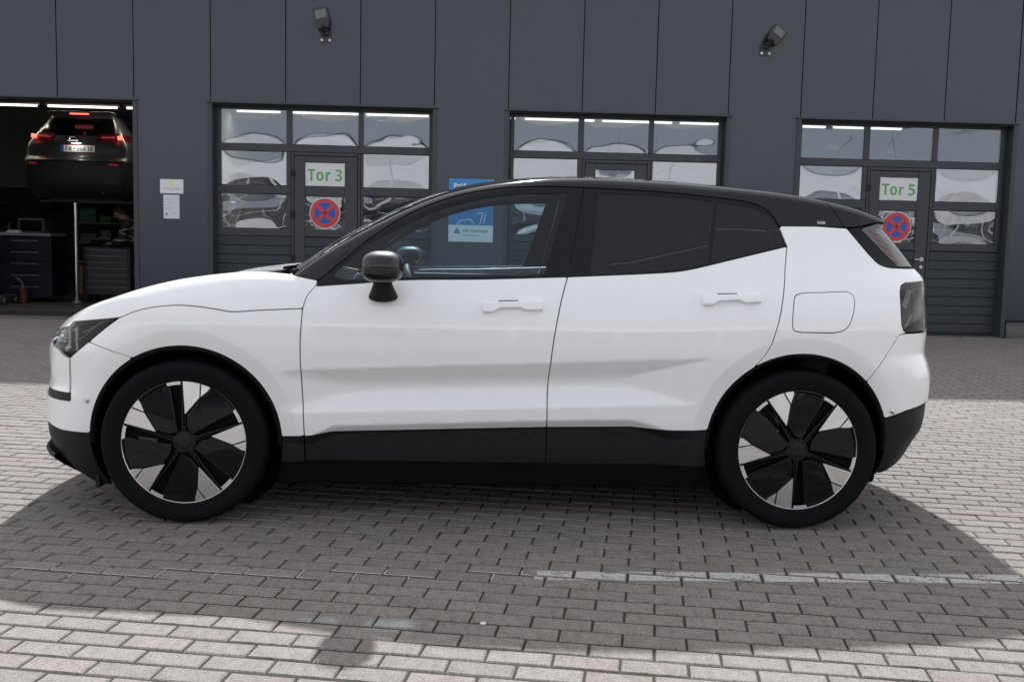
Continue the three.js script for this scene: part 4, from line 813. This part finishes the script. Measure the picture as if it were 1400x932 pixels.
  function buildWheel() {
    const w = group('wheel', car);
    obj('tyre', tyreGeo, C.rubber, w);
    obj('rim', ring, C.silver, w);
    obj('rim_dish', [new THREE.LatheGeometry([[.256, .060], [.245, .062], [.12, .068], [.05, .072], [0, .072]].map(q => new THREE.Vector2(...q)), 64).rotateX(Math.PI / 2), new THREE.LatheGeometry([[.262, -.10], [.258, .0], [.256, .062]].map(q => new THREE.Vector2(...q)), 64).rotateX(Math.PI / 2)], C.dark, w);
    for (let k = 0; k < 5; k++) {
      const part = (n, g, m, z) => { const o = obj(n, g, m, w); o.position.z = z; o.rotation.z = k * 72 * Math.PI / 180; };
      part('rim_blade', bladeC, C.silver, .0925); part('rim_blade_tip', bladeD, C.silver, .0925); part('rim_edge', rimSeg, C.silver, .0935);
      part('spoke', spoke, C.frame, .083); part('spoke_rib', spoke2, C.frame, .083); part('rim_cover', plateC, C.cover, .0835); part('slot_floor', slotWall, C.dark, .066);
    }
    obj('hub', [new THREE.LatheGeometry([[.052, .080], [.050, .096], [.045, .100], [.030, .101], [.028, .104], [.022, .106], [0, .1065]].map(q => new THREE.Vector2(...q)), 40).rotateX(Math.PI / 2)], C.plastic, w);
    obj('wheel_bolts', [0, 1, 2, 3, 4].map(k => { const [x, y] = polar(.038, k * 72 + 54); return cyl([x, y, .098], [x, y, .1025], .006, .005, 6); }), C.frame, w);
    obj('brake_caliper', [box(-.205, -.045, .045, -.125, .05, .074, .012, 2)], std(.10, .10, .10, .5, .4), w);
    obj('tyre_valve', cyl([-.118, .004, .09], [-.130, .004, .104], .006, .005, 8), C.trim, w);
    copies.push(w); return w;
  }
  const put = (w, x, y, z, spin, far) => { w.position.set(x, y, z); w.rotation.set(0, far ? Math.PI : 0, 0); w.rotateZ(spin); };
  const w1 = buildWheel(); put(w1, -1.325, .352, .775, 0, false);
  for (const [x, y, z, spin, far] of [[1.325, .354, .775, -40 * Math.PI / 180, false], [-1.325, .352, -.775, .4, true], [1.325, .354, -.775, 1.1, true]]) { const w = w1.clone(); car.add(w); put(w, x, y, z, spin, far); }
}
function flipZ(g) { g = g.index ? g.toNonIndexed() : g.clone(); const p = g.attributes.position, n = g.attributes.normal, u = g.attributes.uv; for (const a of [p, n]) for (let i = 0; i < a.count; i++) a.setZ(i, -a.getZ(i)); const swap = (a, i, j, k) => { for (let c = 0; c < k; c++) { const t = a.array[i * k + c]; a.array[i * k + c] = a.array[j * k + c]; a.array[j * k + c] = t; } }; for (let i = 0; i < p.count; i += 3) { swap(p, i + 1, i + 2, 3); swap(n, i + 1, i + 2, 3); if (u) swap(u, i + 1, i + 2, 2); } return g; }

// ======================================================================
// inside the open bay
// ======================================================================
{
  // dark car raised on the lift, seen from behind (its own axes: x across, y up from its wheels, rear at z = 0)
  const t = thing('raised_car', 'dark grey car raised on the lift inside the open bay, rear lights on', 'car', atB(-5.80, 1.56, -2.55), FACADE[2]);
  const wid = curve([[.1, .68], [.25, .77], [.5, .81], [.75, .82], [.95, .815], [1.05, .79], [1.15, .735], [1.3, .65], [1.45, .55], [1.6, .42]], .03);
  const back = curve([[.1, -.35], [.28, -.10], [.4, -.03], [.62, -.0], [.76, -.02], [.82, -.10], [1.0, -.13], [1.08, -.17], [1.2, -.26], [1.48, -.46], [1.52, -.38], [1.6, -.38]], .014);
  const top = curve([[-4.4, .7], [-4.2, .85], [-3.4, 1.0], [-3.1, 1.08], [-2.4, 1.5], [-1.8, 1.6], [-1.0, 1.60], [-.36, 1.53], [0, 1.45]], .06);
  const field = (x, y, z) => { const ax = Math.abs(x); let f = smax(ax - wid(y), (y - top(z) + .10 * x * x) * .9, .07); f = smax(f, (z - back(y) + .16 * ax * ax * ax + .04 * ax * ax) * .85, .09); f = smax(f, -4.35 - z + .2 * ax * ax, .2); return Math.max(f, .16 - y); };
  const skin = skinOf(field, [-.95, .14, -4.5], [.95, 1.68, .06], .022);
  const dark = phy(.040, .043, .048, .45, 0, { clearcoat: .5, clearcoatRoughness: .2 }), cut = (n, sd, m, o = {}) => obj(n, cutOut(skin, sd, { lip: .012, openZ: false, ...o }), m, t);
  const rear = (x, y, z) => z + .75, glass = (x, y, z) => Math.min(1.46 - y, y - 1.16, .60 - (y - 1.16) * .35 - Math.abs(x), rear(x, y, z));
  const lampL = (x, y, z) => { const ax = Math.abs(x); return Math.min(rear(x, y, z), ax - .32, y - 1.08, 1.20 - y, .16 * (ax - .27) + .010 - Math.abs(y - 1.135) * .45); };
  const low = y => .745 - y, arches = (y, z) => Math.min(Math.hypot(y - .34, z + .95) - .37, Math.hypot(y - .34, z + 3.6) - .37);
  const side = (x, y, z) => Math.min(y - 1.10, top(z) - .17 - y, -z - .85, z + 3.3, Math.abs(x) - .5);
  cut('body', (x, y, z) => Math.min(-low(y) - .003, -glass(x, y, z), -lampL(x, y, z), -side(x, y, z), arches(y, z)), dark);
  cut('lower_bumper', (x, y, z) => Math.min(low(y) - .003, arches(y, z)), std(.012, .012, .013, .6), { sink: .008 });
  cut('rear_glass', glass, C.gloss, { sink: .006 }); cut('side_glass', side, C.gloss, { sink: .006 });
  const red = (i, r = 1, g = .10, b = .07) => new THREE.MeshStandardMaterial({ color: lin(.3, .02, .02), emissive: lin(r, g, b), emissiveIntensity: i, roughness: .25 });
  for (const s of [-1, 1]) {
    const l = cut('tail_lamp', (x, y, z) => Math.min(lampL(x, y, z), s * x), phy(.10, .012, .014, .2, 0, { clearcoat: 1 }));
    const zz = back(1.14) - .16 * .68 ** 3 - .04 * .68 ** 2;
    obj('lamp_glow', move(box(-.042, -.034, -.02, .042, .034, .05, .026, 3), s * .675, 1.142, zz + .01, 0, s * .5, s * .1), red(.95, 1, .20, .12), l);
    obj('lamp_bar', move(box(-.10, -.012, -.02, .10, .012, .045, .008, 2), s * .50, 1.140, zz + .05, 0, s * .3, s * .06), red(.10, 1, .10, .14), l);
    const pl = new THREE.PointLight(0xff3020, .006); pl.position.set(s * .675, 1.142, zz + .12); t.add(pl);
    obj('rear_reflector', move(box(-.075, -.014, -.01, .075, .014, .016, .004), s * .64, .70, back(.70) - .07, 0, s * .45, 0), red(.06, 1, .03, .16), t);
  }
  obj('brake_light', box(-.15, 1.508, -.385, .15, 1.530, -.350, .006, 2), red(.9, 1, .20, .14), t);
  { const pl = new THREE.PointLight(0xff3020, .004); pl.position.set(0, 1.53, -.22); t.add(pl); }
  const plate = canvasTex(520, 110, (c, w, h) => { c.fillStyle = '#dcdee0'; c.fillRect(0, 0, w, h); c.fillStyle = '#2352a0'; c.fillRect(0, 0, 52, h); c.fillStyle = '#b02a2e'; c.fillRect(52, 0, w, 6); c.fillRect(52, h - 6, w, 6); c.fillStyle = '#24262a'; c.font = 'bold 92px sans-serif'; c.textBaseline = 'middle'; c.textAlign = 'left'; c.fillText('FK', 70, h / 2 + 4); c.fillText('368 IK', 236, h / 2 + 4, 264); c.fillStyle = '#5f6a8a'; c.beginPath(); c.arc(213, h / 2, 15, 0, 7); c.fill(); });
  const pz = back(.94) + .012;
  const np = obj('number_plate', new THREE.BoxGeometry(.54, .112, .01).translate(.06, .945, pz), [M.white, M.white, M.white, M.white, new THREE.MeshStandardMaterial({ map: plate, roughness: .35 }), M.white], t); np.userData.label = 'white number plate with a blue band';
  { const gl = new THREE.MeshStandardMaterial({ color: 0xffffff, emissive: lin(1, .96, .88), emissiveIntensity: .8, roughness: .4 }); const lamp = obj('plate_lamp', box(-.02, 1.022, pz + .035, .14, 1.030, pz + .055, .003), gl, t); const pl = new THREE.PointLight(0xfff4e0, .05); pl.position.set(.06, 1.012, pz + .10); t.add(pl); void lamp; }
  obj('emblem', [move(new THREE.TorusGeometry(.062, .010, 10, 32), -.025, 1.075, back(1.075) + .012), move(box(-.085, -.012, -.006, .085, .012, .010, .003), -.025, 1.075, back(1.075) + .014)], M.chrome, t);
  obj('roof_spoiler', [box(-.52, 1.535, -.60, .52, 1.56, -.345, .012, 2), box(-.50, 1.50, -.60, .50, 1.533, -.388, .006)], dark, t);
  const wgeo = [new THREE.LatheGeometry([[.20, -.10], [.30, -.11], [.335, -.09], [.34, 0], [.335, .09], [.30, .11], [.20, .10]].map(q => new THREE.Vector2(...q)), 40).rotateZ(Math.PI / 2), cyl([-.08, 0, 0], [.08, 0, 0], .205, .205, 24)];
  for (const [x, z] of [[-.69, -.95], [.69, -.95], [-.69, -3.6], [.69, -3.6]]) { const w = obj('wheel', wgeo.map(g => g.clone()), C.rubber, t); w.position.set(x, .27, z); }
  obj('exhaust', [cyl([.42, .30, -.9], [.42, .28, -.16], .035), box(.1, .22, -1.3, .62, .38, -.85, .05, 2)], M.steel, t);
  obj('axle', [cyl([-.7, .28, -.95], [.7, .28, -.95], .05), box(-.5, .2, -3.9, .5, .3, -1.4, .03)], C.dark, t);

  // the ram that carries it
  const ram = thing('lift_ram', 'slim polished lift column standing on the floor under the raised car', 'lift', atB(-6.02, 0, -3.25), FACADE[2]);
  obj('piston', cyl([0, .05, 0], [0, 1.66, 0], .042, .042, 24), M.chrome, ram); obj('collar', cyl([0, 0, 0], [0, .05, 0], .10, .08, 24), M.steel, ram);
  obj('saddle', [box(-.55, 1.66, -.06, 1.2, 1.74, .06, .01), box(-.5, 1.66, -1.9, -.36, 1.74, .05, .01), box(1.0, 1.66, -1.9, 1.14, 1.74, .05, .01)], C.trim, ram);
  const post = thing('lift_post', 'dark steel lift post at the back under the raised car', 'lift', atB(-4.9, 0, -4.9), FACADE[2]);
  obj('column', box(-.14, 0, -.18, .14, 2.9, .18, .02), C.trim, post); obj('base', box(-.3, 0, -.35, .3, .03, .35), C.trim, post); obj('arm', [box(-1.0, 1.60, -.06, -.12, 1.68, .06, .01)], C.trim, post);

  // workbench with blue cabinets
  const bench = thing('workbench', 'long workbench with dark blue drawer cabinets at the left of the bay', 'workbench', atB(-7.9, 0, -3.5), FACADE[2]);
  const navy = std(.006, .010, .026, .5);
  obj('worktop', box(-1.2, 1.10, -.36, 1.5, 1.145, .36, .006), std(.30, .29, .27, .5), bench);
  for (let k = 0; k < 3; k++) { const cab = obj('cabinet', box(-1.15 + k * .9, .08, -.34, -.30 + k * .9, 1.095, .32, .01), navy, bench); for (let d = 0; d < 5; d++) { obj('drawer', box(-1.12 + k * .9, .12 + d * .19, .322, -.33 + k * .9, .29 + d * .19, .338, .004), navy, cab); obj('drawer_pull', box(-.95 + k * .9, .25 + d * .19, .34, -.50 + k * .9, .265 + d * .19, .358, .003), M.steel, cab); } }
  const tester = thing('tester_case', 'dark grey equipment case standing on the worktop', 'equipment', atB(-6.75, 1.145, -3.45), FACADE[2]);
  obj('case', box(-.24, 0, -.16, .20, .24, .16, .02, 2), C.trim, tester); obj('front_panel', box(-.20, .03, .162, .16, .21, .17, .004), C.gloss, tester);
  const monitor = thing('monitor', 'black flat monitor standing at the left end of the worktop', 'monitor', atB(-7.25, 1.145, -3.55), FACADE[2]);
  obj('screen', box(-.26, .16, -.02, .26, .50, .02, .008), C.gloss, monitor); obj('stand', [cyl([0, 0, -.02], [0, .2, -.02], .025), box(-.12, 0, -.1, .12, .015, .08, .004)], C.trim, monitor);
  const paper = thing('paper_stack', 'pale stack of papers on the worktop between monitor and case', 'papers', atB(-7.02, 1.145, -3.3), FACADE[2]);
  obj('sheets', [box(-.10, 0, -.14, .10, .03, .14, .002), move(box(-.10, 0, -.14, .10, .012, .14, .002), .01, .031, 0, 0, .2, 0)], M.white, paper);

  // drawer trolley
  const trolley = thing('tool_trolley', 'dark tool trolley with a stack of narrow drawers under the raised car', 'trolley', atB(-5.62, 0, -3.75), FACADE[2]);
  obj('cabinet', box(-.40, .12, -.24, .40, .94, .22, .02, 2), C.trim, trolley);
  for (let k = 0; k < 7; k++) { const d = obj('drawer', box(-.36, .17 + k * .105, .222, .36, .262 + k * .105, .236, .004), std(.03, .032, .034, .4), trolley); obj('drawer_pull', box(-.34, .252 + k * .105, .237, .34, .262 + k * .105, .252, .002), M.steel, d); }
  obj('side_board', box(-.47, .12, -.2, -.41, .62, .2, .01), std(.20, .11, .04, .6), trolley);
  for (const [x, z] of [[-.3, -.16], [.3, -.16], [-.3, .16], [.3, .16]]) obj('castor', cyl([x - .02, .06, z], [x + .02, .06, z], .06, .06, 16), C.rubber, trolley);
  const toolbox = thing('tool_box', 'small dark tool box lying on top of the tool trolley', 'tool box', atB(-5.75, .94, -3.75), FACADE[2]);
  obj('box', box(-.18, 0, -.1, .16, .11, .1, .012), C.dark, toolbox); obj('grip', tube([[-.09, .11, 0], [-.07, .15, 0], [.05, .15, 0], [.07, .11, 0]], .01, 16), M.steel, toolbox);

  const creeper = thing('oil_can', 'red oil can standing on the floor in front of the workbench', 'can', atB(-6.75, 0, -2.9), FACADE[2]);
  obj('can', [cyl([0, 0, 0], [0, .22, 0], .08, .08, 20), cyl([0, .22, 0], [0, .27, 0], .08, .03, 20)], std(.09, .010, .014, .5), creeper); obj('spout', tube([[0, .26, 0], [-.03, .36, 0], [-.12, .42, 0]], .012, 12), M.steel, creeper);
  const jack = thing('floor_jack', 'low floor jack with a thin upright handle beside the workbench', 'jack', atB(-7.0, 0, -2.75), FACADE[2]);
  obj('frame', box(-.1, .04, -.3, .1, .14, .25, .02), C.trim, jack); obj('jack_handle', cyl([-.14, .12, .1], [-.17, .62, .14], .013), M.steel, jack);
  for (const [x, z] of [[-.11, -.22], [.11, -.22], [-.11, .2], [.11, .2]]) obj('wheel', cyl([x - .015, .05, z], [x + .015, .05, z], .05, .05, 16), M.steel, jack);

  // pale things along the far wall, half lost in the dark
  const shelf = thing('wall_shelf', 'pale shelving with bins along the wall behind the lift', 'shelf', atB(-6.6, 0, -8.6), FACADE[2]);
  for (let k = 0; k < 4; k++) obj('board', box(-1.4, .5 + k * .42, -.2, 2.6, .53 + k * .42, .2, .004), M.inner, shelf);
  for (let k = 0; k < 18; k++) { const r = rng(900 + k), x = -1.3 + (k % 9) * .43; obj('bin', box(x, .535 + (1 + (k / 9 | 0)) * .42, -.15, x + .22 + r() * .14, .535 + (1 + (k / 9 | 0)) * .42 + .14 + r() * .16, .16, .012), std(.10 + r() * .25, .11 + r() * .24, .12 + r() * .22, .6), shelf); }
  const cab = thing('white_cabinet', 'pale grey cabinet standing behind the mechanic', 'cabinet', atB(-5.7, 0, -7.2), FACADE[2]);
  obj('body', box(-.35, .05, -.25, .45, 1.72, .2, .01), M.white, cab); obj('door', [box(-.34, .08, .202, .045, 1.7, .218, .004), box(.055, .08, .202, .44, 1.7, .218, .004)][0], M.white, cab); obj('door', box(.055, .08, .202, .44, 1.7, .218, .004), M.white, cab); obj('handle', box(.08, .85, .22, .095, 1.05, .235, .003), M.steel, cab);

  // mechanic bending over the trolley, seen from the side (facing -x)
  const man = thing('person', 'mechanic in dark workwear with pale piping bending over the tool trolley', 'person', atB(-5.02, 0, -3.45), FACADE[2]);
  const J = { hipL: [.05, .90, -.09], hipR: [.05, .90, .09], kneeL: [.0, .49, -.11], kneeR: [-.03, .49, .12], ankL: [.10, .09, -.11], ankR: [.06, .09, .12], pel: [.05, .95, 0], waist: [-.02, 1.10, 0], chest: [-.14, 1.26, 0], neck: [-.235, 1.375, 0], shL: [-.18, 1.325, -.19], shR: [-.18, 1.325, .19], elL: [-.27, 1.06, -.24], elR: [-.25, 1.06, .25], wrL: [-.46, .985, -.15], wrR: [-.45, .995, .13], head: [-.30, 1.465, 0] };
  const bones = [['hipL', 'kneeL', .085, .058], ['kneeL', 'ankL', .055, .038], ['hipR', 'kneeR', .085, .058], ['kneeR', 'ankR', .055, .038], ['pel', 'waist', .14, .125], ['waist', 'chest', .125, .145], ['chest', 'neck', .12, .055], ['chest', 'shL', .11, .06], ['chest', 'shR', .11, .06], ['shL', 'elL', .055, .042], ['elL', 'wrL', .042, .028], ['shR', 'elR', .055, .042], ['elR', 'wrR', .042, .028], ['pel', 'hipL', .12, .09], ['pel', 'hipR', .12, .09], ['neck', 'head', .052, .05]].map(([a, b, r, q]) => capsule(J[a], J[b], r, q));
  const foot = [capsule([.13, .05, -.11], [-.08, .035, -.12], .045, .035), capsule([.09, .05, .12], [-.12, .035, .13], .045, .035)];
  const headF = (x, y, z) => { const c = Math.cos(.55), s = Math.sin(.55), a = x + .325, b = y - 1.50, u = a * c + b * s, v = -a * s + b * c; let f = (Math.hypot(u / .098, v / .122, z / .078) - 1) * .085; f = smin(f, Math.hypot((u + .035) / .06, (v + .08) / .05, z / .05) * .05 - .05, .03); f = smin(f, capsule([-.415, 1.455, 0], [-.432, 1.435, 0], .014, .016)(x, y, z), .015); for (const e of [-1, 1]) f = smin(f, Math.hypot(x + .315, (y - 1.485) / 1.6, (z - e * .08) / .5) - .017, .008); return f; };
  const fingers = []; for (const [w, sg] of [['wrL', -1], ['wrR', 1]]) { const [x, y, z] = J[w]; fingers.push(capsule([x, y, z], [x - .075, y - .015, z], .030, .032)); for (let k = 0; k < 4; k++) { const q = z + (k - 1.5) * .019, l = [.034, .042, .040, .030][k]; fingers.push(capsule([x - .095, y - .018, q], [x - .095 - l, y - .034, q], .0095, .009), capsule([x - .095 - l, y - .034, q], [x - .105 - l, y - .060, q], .009, .0075)); } fingers.push(capsule([x - .03, y - .01, z - sg * .03], [x - .075, y - .03, z - sg * .055], .012, .009)); }
  const bodyF = (x, y, z) => { let f = 9; for (const b of bones) f = smin(f, b(x, y, z), .05); f = smin(f, headF(x, y, z), .03); for (const b of foot) f = smin(f, b(x, y, z), .02); for (const b of fingers) f = smin(f, b(x, y, z), .006); return f; };
  const bs = skinOf(bodyF, [-.70, -.02, -.36], [.25, 1.66, .36], .012);
  const whole = { lip: 0, openZ: false };
  obj('body', cutOut(bs, () => 1, { ...whole }), std(.32, .19, .13, .6), man);
  obj('trousers', cutOut(bs, (x, y) => Math.min(.99 - y, y - .11), { ...whole, lip: .01, sink: -.012 }), std(.014, .022, .050, .85), man);
  obj('jacket', cutOut(bs, (x, y, z) => Math.min(y - .965 + .12 * Math.max(0, -x - .2), 1.395 - y - .25 * (x + .2), x + .415), { ...whole, lip: .01, sink: -.016 }), std(.014, .015, .017, .85), man);
  obj('piping', cutOut(bs, (x, y) => .009 - Math.min(Math.abs(y - 1.06), Math.abs(y - 1.12 + .5 * (x + .1)), Math.abs(y - 1.27 - .4 * (x + .1))), { ...whole, sink: -.0185 }).clone(), std(.30, .31, .29, .6), man).visible = true;
  obj('shoes', cutOut(bs, (x, y) => .115 - y, { ...whole, sink: -.008 }), C.dark, man);
  const hs = (x, y, z) => { const c = Math.cos(.55), s = Math.sin(.55), a = x + .325, b = y - 1.50, u = a * c + b * s, v = -a * s + b * c; return Math.min(v * .8 + u * .9 + .0, y - 1.42); };
  obj('hair', cutOut(bs, (x, y, z) => hs(x, y, z), { ...whole, lip: .006, sink: -.009 }), std(.035, .022, .014, .8), man);
}

// ======================================================================
// across the yard, behind the camera: the hall that the paint and the panes mirror
// ======================================================================
{
  const hall = thing('opposite_hall', 'pale flat-roofed hall with dark gates across the yard, mirrored in the gate panes', 'building', [1, 0, 20.5], Math.PI);
  const pale = std(.78, .80, .83, .6), attic = std(.30, .34, .39, .5), dk = std(.035, .038, .042, .4), fr = std(.65, .65, .64, .5), gl = phy(.03, .035, .04, .05, 0, { clearcoat: 1 });
  for (let k = -10; k < 10; k++) obj('wall_panel', box(k * 2.4 + .006, 2.85, -.12, k * 2.4 + 2.394, 4.75, 0, .006), pale, hall);
  obj('wall_core', box(-24, 0, -10, 24, 4.6, -.25), dk, hall); obj('roof_edge', box(-24.1, 4.755, -10, 24.1, 4.85, .06), dk, hall); for (let k = -10; k < 10; k++) obj('attic_panel', box(k * 2.4 + .006, 4.856, -.5, k * 2.4 + 2.394, 6.6, -.02, .006), attic, hall);
  for (let k = -10; k < 10; k++) {
    const x = k * 2.4;
    obj('pillar', box(x - .07, 0, -.14, x + .07, 2.845, .02, .006), fr, hall);
    if (((k % 3) + 3) % 3 === 1) { const g = obj('shopfront', box(x + .2, .05, -.20, x + 2.2, 2.80, -.16), gl, hall); obj('shopfront_frame', [box(x + .2, 2.0, -.155, x + 2.2, 2.06, -.12), box(x + 1.18, .05, -.155, x + 1.24, 2.8, -.121), box(x + .2, .05, -.155, x + 2.2, .12, -.119)], fr, g); }
    else { const g = obj('gate', box(x + .2, .02, -.20, x + 2.2, 2.80, -.16), dk, hall); obj('gate_rib', [0, 1, 2, 3, 4].map(i => box(x + .2, .5 + i * .5, -.158, x + 2.2, .53 + i * .5, -.14)), pale, g); }
  }
}

{
  const t = thing('pebble', 'small white pebble on the shaded paving in front of the car', 'pebble', [-0.06, 0.004, 2.02]);
  const g = new THREE.IcosahedronGeometry(.0075, 2), p = g.attributes.position; for (let i = 0; i < p.count; i++) { const k = 1 + .18 * Math.sin(p.getX(i) * 700 + p.getZ(i) * 500); p.setXYZ(i, p.getX(i) * 1.3 * k, p.getY(i) * .7 * k, p.getZ(i) * k); } g.computeVertexNormals();
  obj('stone', g, M.white, t);
}

renderer.render(scene, camera);
